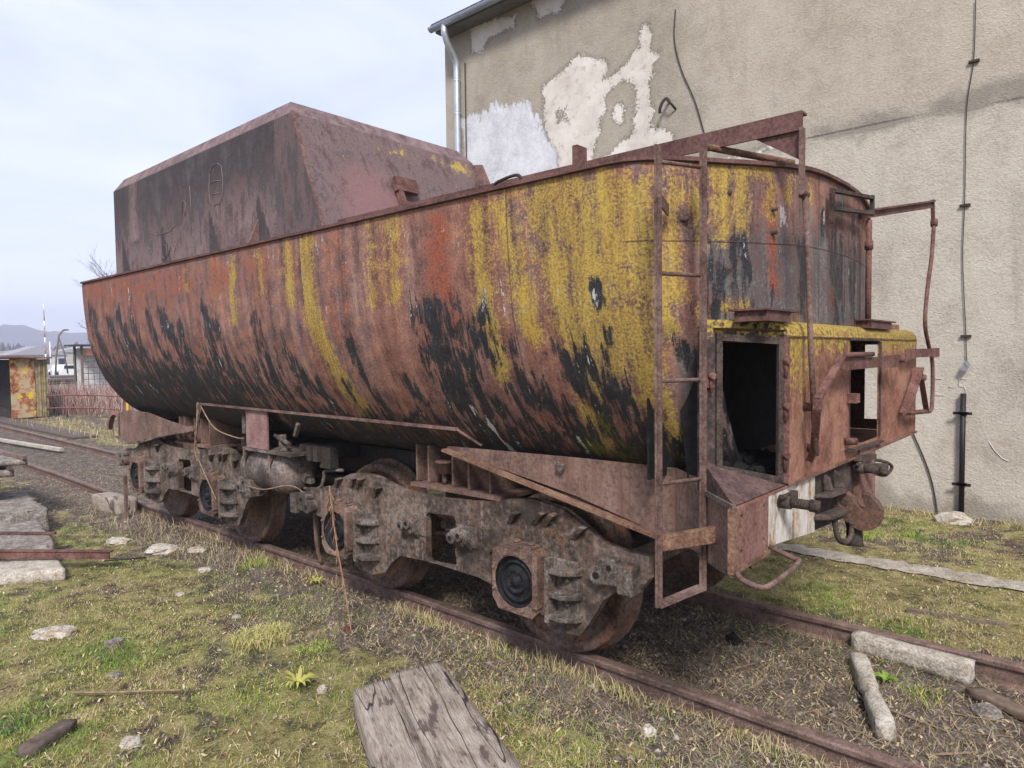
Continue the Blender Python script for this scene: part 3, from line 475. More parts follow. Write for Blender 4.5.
# ------------------------------------------------------------ the tender
T=root('locomotive_tender',(-5.0,.66,0),'rusty steam locomotive tender standing on the track beside the building','tender')
def ms(lst,U,V):
    o=np.zeros(U.shape)
    for pts,wd,st in lst:
        pts=list(pts)
        for k in range(max(1,len(pts)-1)):
            a=pts[k]; b=pts[min(k+1,len(pts)-1)]; d,t=segdist(U,V,a,b); o=np.maximum(o,st*np.exp(-(d/(wd*1.0))**2))
    return o
X,Y,Z,U1,V1=tub_grid(.025); me=grid_mesh('tank',X+5,Y-.66,Z,flip=False)
UU,VV=np.meshgrid(U1,V1,indexing='ij')
uv=me.uv_layers.new(name='uv'); li=np.zeros(len(me.loops),dtype=np.int32); me.loops.foreach_get('vertex_index',li)
uv.data.foreach_set('uv',np.stack([UU.ravel()[li],VV.ravel()[li]],-1).astype(np.float32).ravel())
near=(Y<1.4)|(X>-1.6)
fattr(me,'yel',ms([(p,w_*1.1,s_) for p,w_,s_ in S_YEL],UU,VV)*1.0-.14); fattr(me,'blk',np.maximum(ms([(p,w_*1.35,s_) for p,w_,s_ in S_BLK],UU,VV)*.95,np.maximum(1.12*np.clip((VV-.58)/.45,0,1)*np.clip(2.1-UU/2.6,0,1),.85*np.clip((VV-1.08)/.25,0,1)))-.08); fattr(me,'red',ms(S_RED,UU,VV)*.8); fattr(me,'wht',ms(S_WHT,UU,VV)*.8); fattr(me,'grn',ms(S_GRN,UU,VV)*.9); fattr(me,'gry',np.maximum(ms(S_GRY,UU,VV),.95*np.clip((X+1.46)/.08,0,1)*(Y<1.9)*np.clip((VV-.12)/.2,0,1)*np.where(X>-1.6,1,0))*.95)
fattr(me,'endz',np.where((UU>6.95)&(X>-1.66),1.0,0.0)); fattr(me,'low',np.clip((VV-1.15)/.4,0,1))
me.materials.append(MAT['tank']); tank=bpy.data.objects.new('tank',me); COL.objects.link(tank); tank.parent=T; tank['_w']=(-5,.66,0)
# left end bulkhead, coal-space deck and rim
pr=catmull(PROF,6); mb=MB(); L_=[(-.80+d*1.0,z) for d,z in pr]; R_=[(2.11-d*1.0,z) for d,z in pr][::-1]
mb.prism(L_+R_[1:],[],yz,-8.76,-8.745); build(mb,'end_bulkhead','mauve',T)
rim=[(float(X[i,0]),float(Y[i,0]),float(Z[i,0])) for i in range(0,X.shape[0],4)]+[tuple(map(float,(X[-1,0],Y[-1,0],Z[-1,0])))]
mb=MB(); V=[]; n=4
for i,p in enumerate(rim):
    p=Vector(p); d=(Vector(rim[min(i+1,len(rim)-1)])-Vector(rim[max(i-1,0)])).normalized(); o_=Vector((d.y,-d.x,0)).normalized()
    for a,b in((.020,.004),(.020,.022),(-.03,.022),(-.03,.004)): V.append(p+o_*a+Vector((0,0,b)))
F=[(i*4+k,i*4+(k+1)%4,(i+1)*4+(k+1)%4,(i+1)*4+k) for i in range(len(rim)-1) for k in range(4)]+[(0,1,2,3)]; mb.add(V,F); build(mb,'rim','angle',T)
dk=[(p[0]*1.0,p[1]) for p in rim]; mb=MB(); mb.prism([(p[0],p[1]*.985+.01) for p in rim],[],lambda a,b,t:(a,b,t),2.50,2.52); build(mb,'tank_deck','mauve',T)
# weld strip along the lower side (it follows the shell), and vertical shell seam
mb=MB(); mb.bar((-6.57,-.475,1.418),(-3.07,-.475,1.400),.03,.018); mb.bar((-3.07,-.475,1.40),(-2.93,-.40,1.30),.012,.012); build(mb,'weld_strip','ladder',T)
# ---- coal bunker
def bpt(x,s,lv):
    return None
x0=-8.93; y0=-.38; y1=1.69
base=[(x0,y0),(-4.57,y0),(-4.57,y1),(x0,y1)]; topr=[(x0,y0),(-5.03,y0),(-5.03,y1),(x0,y1)]; lid=[(x0+.10,y0+.085),(-5.17,y0+.085),(-5.17,y1-.085),(x0+.10,y1-.085)]
BK=[]; n=0
def patch(P00,P10,P11,P01,nu,nv):
    u=np.linspace(0,1,nu)[:,None]; v=np.linspace(0,1,nv)[None,:]; P=[np.array(q,float) for q in (P00,P10,P11,P01)]
    return [P[0][k]*(1-u)*(1-v)+P[1][k]*u*(1-v)+P[2][k]*u*v+P[3][k]*(1-u)*v for k in range(3)]
def rg(ring,z): return [(a,b,z) for a,b in ring]
r1,r2,r3=rg(base,2.72),rg(topr,3.825),rg(lid,3.965)
patches=[]
for k in range(4):
    k2=(k+1)%4; nu=150 if k in(0,2) else 70
    patches.append(patch(r1[k],r1[k2],r2[k2],r2[k],nu,40)); patches.append(patch(r2[k],r2[k2],r3[k2],r3[k],nu,6))
patches.append(patch(r3[0],r3[1],r3[2],r3[3],30,14))
allv=[];allf=[];off=0
for P in patches:
    n_,m_=P[0].shape; allv.append(np.stack(P,-1).reshape(-1,3)); i=np.arange(n_*m_).reshape(n_,m_)+off; allf.append(np.stack([i[:-1,:-1],i[1:,:-1],i[1:,1:],i[:-1,1:]],-1).reshape(-1,4)); off+=n_*m_
av=np.vstack(allv); af=np.vstack(allf)
mbk=MB(); mbk.v=[tuple(p) for p in av]; mbk.f=[tuple(int(k) for k in q) for q in af]; mbk.sm=[False]*len(af)
bk=build(mbk,'coal_bunker','bunker',T); bk.data.materials
co=np.zeros(len(bk.data.vertices)*3,np.float32); bk.data.vertices.foreach_get('co',co); co=co.reshape(-1,3)+np.array([-5,.66,0]); bx,by,bz=co.T
side=by<-.36; front=bx>-5.04-.0; front=(bx>-5.03+(3.84-bz)/1.12*.46-.02)&(~side)
blk=np.where(side,.85*np.clip((bz-2.75)/.9,0,1)+.05,.35); blk=np.where(side&(bx>-5.3),.55,blk)
for tx in(-8.7,-7.6,-6.5,-5.6): blk=np.where(side,np.maximum(blk,.95*(np.abs(bx-tx)<(3.25-bz)*.55)*(bx>tx-.02)),blk)
blk=np.where(side,blk-.55*np.exp(-((bx+8.35)/.12)**2)*(bz>3.2)-.4*np.exp(-((bx+6.0)/.5)**2)*np.clip((3.5-bz)*1.5,0,1),blk)
blk=np.where(bz>3.835,-.25,blk)
fattr(bk.data,'blk',blk)
fattr(bk.data,'yel',np.where(front,.36*np.exp(-((bz-3.74)/.08)**2)*np.clip((by+.1)*1.2,0,1)+.22*np.exp(-((by-1.35)/.25)**2-((bz-3.65)/.2)**2),-.5)+np.where((bz>3.835)&(bx>-5.4)&(by<.6),.15,0))
fattr(bk.data,'pnk',np.where(front,1.0*np.exp(-((by-.25)/.45)**2-((bz-3.1)/.45)**2),0)+np.where(bz>3.835,.35,0))
# chalk-like scratches on the bunker side (abstract scribble)
scr=np.zeros(len(bx)); 
fattr(bk.data,'scr',scr)
SCM=plain('scratched_metal',(.24,.18,.175),.9)
def scrb(pts,r=.003): mb=MB(); mb.tube([(x,y0-.003,z) for x,z in pts],r,4); build(mb,'scratch',SCM,bk)
def ell(cx,cz,a,b,n=14,ph=0,fr=1): return [(cx+a*math.cos(ph+fr*2*math.pi*k/n),cz+b*math.sin(ph+fr*2*math.pi*k/n)) for k in range(n+1)]
scrb([(-6.45,3.50),(-6.36,3.51),(-6.25,3.49)]); scrb([(-6.47,3.60),(-6.49,3.45),(-6.48,3.34),(-6.40,3.29),(-6.28,3.29),(-6.22,3.36),(-6.21,3.50),(-6.23,3.62),(-6.30,3.66),(-6.41,3.65),(-6.47,3.60)],.003); scrb([(-6.44,3.40),(-6.26,3.38)]); scrb([(-6.35,3.28),(-6.30,3.15)])
scrb([(-7.10,3.30),(-7.06,3.44),(-7.00,3.40),(-7.03,3.27)]); scrb([(-6.9,3.55),(-6.87,3.2)]); scrb([(-7.9,3.22),(-7.7,3.17),(-7.4,3.17),(-7.25,3.22)]); scrb(ell(-7.55,2.98,.07,.07)); scrb([(-7.45,2.92),(-7.38,3.03),(-7.30,2.95),(-7.22,3.06)])
mb=MB(); mb.hexa([(tx,y0-.002,2.72),(tx+.02,y0-.002,2.72),(tx+.02,y0-.15,2.72),(tx,y0-.15,2.72),(tx+.0,y0-.002,3.05),(tx+.02,y0-.002,3.05),(tx+.02,y0-.004,3.05),(tx,y0-.004,3.05)]); build(mb,'gusset','mauve',bk)
# hip seam + handle-post on the sloping front, far side wing plate
def fz(y,z,o=0): return (-5.03+(3.84-z)/1.12*.46+o,y,z)
mb=MB(); mb.bar(fz(y0+.01,2.75,.004),fz(y0+.01,3.84,.004),.03,.012); build(mb,'hip_seam','mauve',bk)
mb=MB(); mb.bar(fz(.50,2.80,.05),fz(.50,3.34,.05),.05,.05,(1,0,0)); mb.bar(fz(.46,3.36,.06),fz(.70,3.36,.06),.13,.05,(1,0,.3)); build(mb,'latch_post','bracket',bk)
mb=MB(); mb.hexa([(-4.9,y1-.02,2.72),(-4.35,y1-.02,2.72),(-4.35,y1+.0,2.72),(-4.9,y1+0,2.72),(-5.0,y1-.02,3.80),(-4.88,y1-.02,3.78),(-4.88,y1,3.78),(-5.0,y1,3.80)]); build(mb,'wing_plate','mauve',bk)
# ---- handrail beam above the rim, supports, lamp irons
mb=MB()
mb.bb(-6.6,-1.085,-.215,-.205,2.855,2.940); mb.bb(-6.6,-1.085,-.205,-.15,2.930,2.940)
mb.prism([(-1.30,2.857),(-1.09,2.857),(-1.09,2.72)],[],xz,-.200,-.192)
build(mb,'walkway_beam','angle',T)
mb=MB(); mb.tube([(-1.53,-.26,2.86),(-1.24,.12,2.80)],.018,8); build(mb,'brace','orange',T)
mb=MB(); mb.tube([(-1.075,-.205,2.56),(-1.06,-.20,2.3),(-1.05,-.19,1.9),(-1.03,-.165,1.38)],.013,8); mb.bb(-1.092,-1.075,-.235,-.20,2.55,2.86); mb.tube([(-1.07,-.27,2.57),(-1.08,-.17,2.57)],.018,8); build(mb,'handrail_rod',MAT['ladder'],T)
mb=MB(); mb.bb(-1.99,-1.96,-.72,-.64,2.72,2.86); build(mb,'lamp_iron','angle',T)
mb=MB(); mb.tube([tuple(p) for p in catmull([(-2.52,-.70,2.70),(-2.52,-.70,2.765),(-2.45,-.70,2.785),(-2.36,-.70,2.79),(-2.33,-.70,2.76),(-2.33,-.70,2.70)],4)],.009,8); build(mb,'grab_handle','cable',T)
mb=MB()
for q in((-1.44,-.46),(-1.22,.05),(-1.20,.05)): pass
for (x,y,z) in((-1.36,-.42,2.58),(-1.25,-.16,2.53),(-1.25,-.16,2.42),(-1.47,-.62,2.45)): mb=MB(); mb.lathe([(0,-.02),(.010,-.02),(.010,.035),(0,.035)],(x,y,z),'x',8); build(mb,'bolt','coupler',T)
# U-shaped lamp bracket and far angle arm with its bent rod
mb=MB()
for z0_,z1_ in((2.665,2.86),(2.575,2.745)):
    mb.bar((-1.12,.36,z0_+.02),(-1.10,1.02,z0_+.085),.03,.018)
mb.bar((-1.125,.36,2.70),(-1.125,.36,2.52),.03,.02,(1,0,0)); mb.bar((-1.10,1.02,2.65),(-1.10,1.02,2.765),.03,.02,(1,0,0)); build(mb,'lamp_bracket','coupler',T)
mb=MB(); mb.bb(-1.20,-1.17,.0,0.0001,2,2.0001); mb=MB()
mb.bar((-1.16,1.02,2.68),(-1.05,2.46,2.95),.045,.012); mb.bar((-1.16,1.02,2.66),(-1.05,2.46,2.925),.01,.05); mb.bar((-1.05,2.46,2.96),(-1.05,2.50,2.79),.045,.02,(1,0,0)); build(mb,'rail_arm','angle',T)
mb=MB(); P=[(934,222),(931,250),(927,280),(924,305),(923,330),(928,350),(932,365)]
pp=[(-1.05,2.53,2.81),(-1.05,2.46,2.55),(-1.05,2.36,2.36),(-1.05,2.29,2.2),(-1.05,2.27,2.03),(-1.05,2.41,1.88),(-1.05,2.55,1.75),(-1.05,2.56,1.46),(-1.05,2.50,1.40),(-1.05,2.30,1.405),(-1.05,1.66,1.44)]
mb.tube([tuple(p) for p in catmull(pp,4)],.014,8); mb.lathe([(0,-.02),(.03,-.02),(.03,.02),(0,.02)],(-1.05,2.53,2.80),'x',10); build(mb,'bent_rod','bracket',T)
mb=MB(); mb.tube([(-1.11,1.0,2.0),(-1.11,1.0,2.62)],.017,8); mb.tube([(-1.11,1.0,2.45),(-1.11,1.0,2.50)],.024,8); build(mb,'post','bracket',T)
# ---- ladder
def lad(k,z,o=0): # k 0..1 across
    a=Vector((-1.415,-.927,0)); b=Vector((-1.325,-.709,0)); q=a+(b-a)*k; return (q.x+o,q.y-o*.3,z)
LD=MB(); LD.bar(lad(0,1.045),lad(0,1.046+.05),.05,.04); 
mb=MB(); mb.bar((-1.43,-.915,1.065),(-1.24,-.755,1.105),.035,.065); ld=build(mb,'ladder','orange',T,.003); 
for k,(za,zb) in((0,(.805,2.70)),(1,(.84,2.71))):
    mb=MB(); mb.bar(lad(k,za),lad(k,zb),.030,.010,(1,0,0)); mb.bar(lad(k,za,.010),lad(k,zb,.010),.007,.024,(1,0,0)); s_=build(mb,'stile','ladder',ld)
for z in(2.635,2.185,1.745,1.32): mb=MB(); mb.tube([lad(0,z),lad(1,z)],.009,8); build(mb,'rung','ladder',ld)
mb=MB(); mb.bar(lad(0,.812),lad(1,.85),.05,.012); build(mb,'rung','ladder',ld)
for k in(0,1):
    mb=MB(); p=Vector(lad(k,2.50)); mb.bar(p,p+Vector((-.07,.22,-.02)) if k==0 else p+Vector((-.06,.18,0)),.008,.05); build(mb,'stay','ladder',ld)
mb=MB(); mb.bar((-1.435,-.848,.79),(-1.435,-.848,1.05),.01,.01); 
# ---- end locker
XF=-1.10; A_=(-1.10,-.33); B_=(-1.335,-.685); C_=(-1.10,-.90); YE=2.25; ZT=2.0; ZB=1.262
LK=MB(); th=.008
# front plate with window
r=.07; k0=A_[1]
hole=[(.60,1.325),(1.215,1.325),(1.215,1.915),(.60,1.915)]
LK.prism([(k0,ZB),(YE,ZB),(YE,ZT-r),(k0,ZT-r)],[hole],yz,XF,XF-th)
# rounded top edge, swept along y, and flat top
N=10; V=[]
def yline(x): # the near end follows the chamfer
    t=(XF-x)/(XF-B_[0]); return A_[1]+(B_[1]-A_[1])*t
arc=[(XF-r+r*math.cos(a),ZT-r+r*math.sin(a)) for a in [math.pi/2*k/N for k in range(N+1)]]+[(-1.335,ZT),(-1.345,ZT),(-1.66,ZT+.01)]
for x,z in arc:
    ya=yline(x) if x>-1.336 else -.45; V+=[(x,ya,z),(x,YE,z)]
LK.add(V,[(2*i,2*i+1,2*i+3,2*i+2) for i in range(len(arc)-1)],True)
# far side wall with opening, floor, back liner
LK.prism([(-1.66,ZB),(XF,ZB),(XF,ZT-r)]+[(x,z) for x,z in arc[1:]],[[(-1.44,1.34),(-1.14,1.34),(-1.14,1.90),(-1.44,1.90)]],xz,YE,YE-th)
LK.prism([A_,C_,B_,(-1.40,-.45),(-1.66,-.40),(-1.66,YE),(XF,YE)],[],lambda a,b,t:(a,b,t),ZB-.012,ZB-.002)
lk=build(LK,'end_locker','locker',T)
# roof seam
mb=MB(); mb.bar((XF+.003,k0,ZT-r-.002),(XF+.003,YE,ZT-r-.002),.006,.008,(1,0,0)); mb.bar((XF+.004,A_[1],ZB),(XF+.004,YE,ZB),.012,.02,(1,0,0)); build(mb,'edge_strip','orange',lk)
# chamfer plate (door opening) and its sill
tl=math.hypot(A_[0]-B_[0],A_[1]-B_[1]); tx,ty=(A_[0]-B_[0])/tl,(A_[1]-B_[1])/tl; nx_,ny_=ty,-tx
def ch(a,z,t): return (B_[0]+tx*a+nx_*t,B_[1]+ty*a+ny_*t,z)
prf=[(0,1.262),(tl,1.272)]+[(tl,ZT-r)]+[(tl+(x-XF)/tx*1.0,z) for x,z in arc[1:-3]]+[(0,ZT)]
op=[(.085,1.37),(.37,1.30),(.372,1.885),(.35,1.905),(.105,1.915),(.085,1.895)]
mb=MB(); mb.prism(prf,[op],ch,0,-.008); dp_=build(mb,'door_plate','doorplate',lk)
mb=MB()
def frm(poly,wd,t0,t1,M):
    cx=sum(p[0] for p in poly)/len(poly); cz=sum(p[1] for p in poly)/len(poly); inn=[(p[0]+(cx-p[0])*wd/abs(cx-poly[0][0]+1e-6)*1.0,p[1]+(cz-p[1])*wd/.30) for p in poly]
    M.prism(poly,[inn],ch,t0,t1)
frm([(.06,1.345),(.395,1.275),(.395,1.92),(.06,1.94)],.028,.0,.016,mb); build(mb,'door_frame','coupler',lk)
mb=MB(); mb.hexa([ch(.375,1.28,.004),ch(.425,1.27,.004),ch(.425,1.27,.014),ch(.375,1.28,.014),ch(.375,1.92,.004),ch(.425,1.92,.004),ch(.425,1.92,.014),ch(.375,1.92,.014)]); build(mb,'door_post','bracket',lk)
mb=MB(); mb.add([ch(.05,1.965,.0),ch(.40,1.955,.0),ch(.40,1.955,.03),ch(.05,1.965,.03),ch(.05,1.955,.0),ch(.40,1.945,.0)],[(0,1,2,3),(4,5,2,3)]); build(mb,'drip_strip','orange',lk)
for a,z in((.40,1.80),(.40,1.60),(.40,1.38),(.03,1.74)):
    mb=MB(); p0=ch(a,z,.0); mb.tube([ch(a,z-.05,.02),ch(a,z+.03,.02)],.009,8); mb.tube([ch(a,z+.02,.0),ch(a,z+.02,.04)],.015,8); mb.hexa([ch(a-.02,z-.03,.0),ch(a+.02,z-.03,.0),ch(a+.02,z-.03,.016),ch(a-.02,z-.03,.016),ch(a-.02,z+.02,.0),ch(a+.02,z+.02,.0),ch(a+.02,z+.02,.016),ch(a-.02,z+.02,.016)]); build(mb,'hinge','bracket',lk)
mb=MB(); mb.prism([(B_[1]+.004,ZB),(B_[1]+.004,1.985),(B_[1]+.1,1.985),(B_[1]+.1,ZB)],[],yz,-1.338,-1.36); build(mb,'corner_post','doorplate',lk)
mb=MB(); b0=ch(0,1.39,.004); b1=ch(tl,1.285,.004); mb.add([b0,b1,(XF,A_[1]-.004,ZB+.004),(C_[0],C_[1],ZB+.004),(B_[0]-.02,B_[1]+.03,ZB+.004)],[(0,1,2,3),(0,3,4)]); build(mb,'sill_plate',rust('sill_plate',(.03,.02,.02),(.085,.05,.045),(.16,.10,.085),8,.5),lk)
mb=MB(); mb.bar((B_[0]-.01,B_[1]+.01,ZB),(C_[0]+.002,C_[1]-.004,ZB),.015,.02); build(mb,'sill_edge','cast',lk)
# window frame in the front, head flap, lugs
mb=MB(); mb.bb(XF-.01,XF+.012,.58,1.23,1.915,1.93); mb.bb(XF-.05,XF-.009,.60,.66,1.325,1.915); mb.bar((XF+.006,.52,1.318),(XF+.006,1.23,1.300),.012,.05,(1,0,0)); mb.bb(XF+.001,XF+.01,1.215,1.24,1.33,1.91)
build(mb,'window_frame','coupler',lk)
mb=MB(); mb.box((XF+.02,.60,1.60),(.05,.08,.05)); build(mb,'lug','bracket',lk); mb=MB(); mb.tube([(XF,.52,1.37),(XF+.05,.56,1.37)],.02,8); build(mb,'lug','bracket',lk)
for ya,yb in((-.60,-.22),(.95,1.60)):
    mb=MB(); mb.bb(-1.24,-1.10-.0,ya+.02,yb-.08,ZT-.01,ZT+.035); mb.bb(-1.26,-1.09,ya,yb,ZT+.035,ZT+.043); build(mb,'hatch_step','angle',lk)
for ya,yb in((-.22,.03),(1.60,2.05)):
    mb=MB(); mb.bb(-1.22,-1.17,ya,yb,ZT-.01,ZT+.035); build(mb,'angle_iron','orange',lk)
# bent triangular brackets with flat arms
def tribr(y0_,pts,armz,yarm0,yarm1,dz=0):
    mb=MB(); P=[(XF+.01+o,y0_+a,z) for a,z,o in pts]
    for a,b in zip(P[:-1],P[1:]): mb.bar(a,b,.05,.010,(0,1,0) if abs(a[2]-b[2])<.02 else (1,0,0))
    for q in (P[1],P[-1]): mb.tube([(XF,q[1]+.02,q[2]),(q[0]+.03,q[1]+.02,q[2])],.018,8)
    return build(mb,'bracket','bracket',T,.002)
mb=MB()
P=[(.19,1.835,.08),(-.245,1.645,.10),(-.25,1.60,.10),(-.13,1.40,.05),(-.10,1.345,.02)]
V=[Vector((XF+o,y,z)) for y,z,o in P]
for a,b in zip(V[:-1],V[1:]): mb.bar(a,b,.012,.034,(1,0,0))
mb.tube([(XF,-.12,1.60),(XF+.08,-.12,1.60)],.02,8); mb.tube([(XF,-.06,1.40),(XF+.05,-.06,1.40)],.02,8); build(mb,'bracket','bracket',T)
mb=MB(); mb.bb(XF+.07,XF+.08,.19,1.23,1.762,1.822); mb.bb(XF+.08,XF+.088,1.0,1.36,1.755,1.828); mb.tube([(XF+.085,.20,1.838),(XF+.085,.72,1.838)],.014,8); mb.tube([(XF+.07,1.34,1.80),(XF+.12,1.34,1.80)],.018,8); build(mb,'flat_arm','bracket',T)
mb=MB(); mb.bb(XF+.05,XF+.06,1.65,2.68,1.805,1.865); mb.bb(XF+.06,XF+.07,2.48,2.70,1.80,1.87); build(mb,'flat_arm','bracket',T)
mb=MB(); V=[Vector(q) for q in((XF+.05,2.10,1.73),(XF+.05,1.67,1.44),(XF+.05,2.36,1.405),(XF+.05,2.25,1.66),(XF+.05,2.10,1.73))]
mb.bar(V[0],V[1],.012,.06,(1,0,0)); mb.bar(V[1],V[2],.03,.012,(1,0,0)); mb.bar(V[2],V[4],.012,.035,(1,0,0)); mb.tube([(XF,2.16,1.66),(XF+.08,2.16,1.66)],.022,8); build(mb,'bracket','bracket',T)
mb=MB(); mb.bar((-1.15,YE+.01,1.28),(-1.15,YE+.09,1.30),.03,.05); build(mb,'lug','bracket',T)
# soot and coal rubble lying in the locker
mb=MB(); r2=random.Random(5)
for k in range(260):
    t_=r2.random(); x=-1.60+r2.random()*.42; y=-.30+r2.random()*.6
    s_=.01+r2.random()**3*.05; mb.box((x,y,ZB+s_*.3+.02),(s_,s_*r2.uniform(.6,1.4),s_*.8),r2.random()*3,r2.random()*3,r2.random()*3)
mb.bb(-1.64,-1.20,-.33,.5,ZB,ZB+.02); o=build(mb,'coal_rubble','soot',lk); o['kind']='stuff'
mb=MB(); mb.bb(-1.655,-1.645,-.6,YE-.02,ZB,ZT-.02); build(mb,'back_plate','soot',lk)
mb=MB(); mb.prism([(-1.50,1.27),(-1.36,1.27),(-1.36,1.97),(-1.58,1.97)],[],xz,-.50,-.49); build(mb,'gap_shade_plate','soot',lk)  # added black sheet, its colour stands in for shade in the gap beside the tub
# ---- headstock
mb=MB(); mb.prism([(C_[1],1.02),(-.55,1.02),(-.55,1.25),(C_[1],1.25)],[circ(y,z,.013,8) for y,z in((-.83,1.21),(-.60,1.21),(-.83,1.07),(-.60,1.07))],yz,XF,XF-.02); hs=build(mb,'headstock','plate',T)
mb=MB(); mb.bb(XF-.02,XF+.006,C_[1]-.012,C_[1]+.02,1.0,1.255); mb.bar((XF,C_[1],1.012),(XF,-.55,1.012),.02,.02); build(mb,'corner_angle','orange',hs)
mb=MB(); mb.prism([(.02,.97),(.90,.92),(.90,1.26),(.02,1.26)],[],yz,XF-.02,XF-.04); build(mb,'buffer_beam','coupler',hs)
mb=MB(); mb.prism([(-.549,1.03),(.06,.97),(.06,1.26),(-.549,1.26)],[],yz,XF-.005,XF-.03); mb.bb(XF-.004,XF+.004,-.20,-.19,1.0,1.25); build(mb,'buffer_plate','white',hs)
mb=MB(); mb.prism([(.78,.80),(1.12,.84),(1.12,1.30),(.78,1.30)],[circ(1.07,1.22,.012,8),circ(1.07,1.0,.012,8),circ(.85,.88,.012,8)],yz,XF+.01,XF-.02); build(mb,'end_plate','plate',hs)
# skirt: plan polyline with top and bottom heights
pl=[(-3.24,-.40,1.272,1.252),(-2.20,-.42,1.295,1.085),(-1.60,-.43,1.30,.945),(-1.40,-.56,1.285,.945),(-1.345,-.665,1.27,.955),(-1.10,-.90,1.258,1.0)]
mb=MB()
for a,b in zip(pl[:-1],pl[1:]):
    mb.hexa([(a[0],a[1],a[3]),(b[0],b[1],b[3]),(b[0],b[1]+.012,b[3]),(a[0],a[1]+.012,a[3]),(a[0],a[1],a[2]),(b[0],b[1],b[2]),(b[0],b[1]+.012,b[2]),(a[0],a[1]+.012,a[2])])
sk=build(mb,'skirt_plate','skirt',T)
mb=MB(); mb.bar((-3.24,-.425,1.252),(-1.585,-.455,.940),.055,.016); build(mb,'skirt_flange','orange',sk)
mb=MB(); mb.bar((-1.40,-.57,.945),(-1.10,-.90,.995),.03,.014); build(mb,'skirt_edge','cast',sk)
for (x,z) in((-2.30,1.235),): mb=MB(); mb.box((x,-.435,z),(.05,.02,.045),0,.3,0); build(mb,'rivet_patch','cast',sk)
# rear skirt
mb=MB(); t2=[(-8.95,1.215),(-8.6,1.26),(-8.1,1.255),(-7.5,1.19),(-6.95,1.15)]; b2=[(-6.95,1.125),(-7.3,1.08),(-7.8,1.00),(-8.3,.90),(-8.75,.865),(-8.98,.93)]
mb.prism(t2+b2,[],xz,-.40,-.385); rs=build(mb,'skirt_plate','skirt',T)
mb=MB(); 
for a,b in zip(b2[:-1],b2[1:]): mb.bar((a[0],-.41,a[1]),(b[0],-.41,b[1]),.07,.012)
build(mb,'skirt_flange','cast',rs)
mb=MB(); mb.bb(-8.97,-8.94,-.41,1.72,.93,1.215); mb.bb(-8.94,-8.74,-.38,1.70,1.10,1.20); build(mb,'rear_headstock','cast',T)
# step hoop under the corner
mb=MB(); mb.tube([tuple(p) for p in catmull([(XF,-.88,1.01),(-1.06,-.92,.995),(-1.0,-.93,.985),(-.97,-.90,.98),(-.965,-.70,.985),(-.97,-.56,.995),(-1.0,-.54,1.0),(XF,-.54,1.03)],4)],.011,8); build(mb,'step_hoop','ladder',T)
mb=MB(); mb.prism([(-.72,1.03),(-.60,1.06),(-.58,.93)],[],yz,-1.16,-1.17); build(mb,'bent_tab','dark',T)
mb=MB(); mb.tube([tuple(p) for p in catmull([(XF,1.10,1.20),(-1.06,1.14,1.19),(-1.03,1.22,1.16),(-1.03,1.24,1.13),(-1.05,1.16,1.10),(XF,1.10,1.12)],4)],.010,8); build(mb,'step_hoop','coupler',T)
# ---- coupling: hook, guide, hanging chain hook, hose cocks
mb=MB(); mb.prism(HOOK,[circ(HOOK_HOLE[0][0],HOOK_HOLE[0][1]+.0,.022,14)],xz,.40,.455); hk=build(mb,'coupling_hook','hook',T,.004)
mb=MB(); mb.hexa([(XF,.04,1.14),(-1.04,.12,1.135),(-1.04,.39,1.12),(XF,.39,1.125),(XF,.04,1.16),(-1.05,.12,1.155),(-1.05,.39,1.145),(XF,.39,1.145)]); mb.hexa([(XF,.04,1.03),(-1.03,.10,1.03),(-1.03,.36,1.015),(XF,.38,1.01),(XF,.04,1.06),(-1.03,.10,1.05),(-1.03,.36,1.04),(XF,.38,1.04)])
mb.hexa([(XF,.34,1.145),(-1.05,.36,1.145),(-1.05,.38,1.145),(XF,.36,1.145),(XF,.34,1.24),(XF+.02,.36,1.22),(XF+.02,.38,1.22),(XF,.36,1.24)]); mb.hexa([(XF,.18,1.155),(-1.06,.20,1.155),(-1.06,.22,1.155),(XF,.20,1.155),(XF,.18,1.24),(XF+.02,.20,1.22),(XF+.02,.22,1.22),(XF,.20,1.24)])
build(mb,'hook_guide','coupler',T,.006)
mb=MB(); P=catmull([(-1.07,.25,1.03),(-1.06,.24,.96),(-1.05,.26,.90),(-1.04,.33,.87),(-1.03,.39,.885),(-1.03,.41,.93),(-1.03,.40,.97)],4); mb.tube([tuple(p) for p in P],.014,8); build(mb,'link_hook','coupler',T)
mb=MB(); P=catmull([(-1.08,.48,1.02),(-1.05,.48,.96),(-1.03,.46,.90),(-1.02,.44,.83)],4); mb.tube([tuple(p) for p in P],[.03]*4+[.035]*4+[.04]*4+[.045],10); build(mb,'brake_hose','dark',T)
for (y,z) in((-.42,1.205),(.72,1.20)):
    mb=MB(); mb.tube([(XF-.0,y,z),(XF+.05,y,z)],.030,10); mb.tube([(XF+.05,y,z),(XF+.12,y+.02,z-.005)],.022,10); mb.tube([(XF+.12,y+.02,z-.005),(XF+.16,y+.03,z-.01)],.027,10); mb.box((XF+.06,y,z+.03),(.03,.02,.05)); mb.tube([(XF+.03,y-.05,z+.03),(XF+.03,y+.06,z+.03)],.01,8); build(mb,'hose_cock','coupler',T)
mb=MB(); mb.bar((XF+.02,.68,1.26),(XF+.03,1.0,1.235),.03,.03); mb.tube([(XF,.85,1.19),(XF+.12,.92,1.19)],.022,8); build(mb,'brake_pipe','coupler',T)
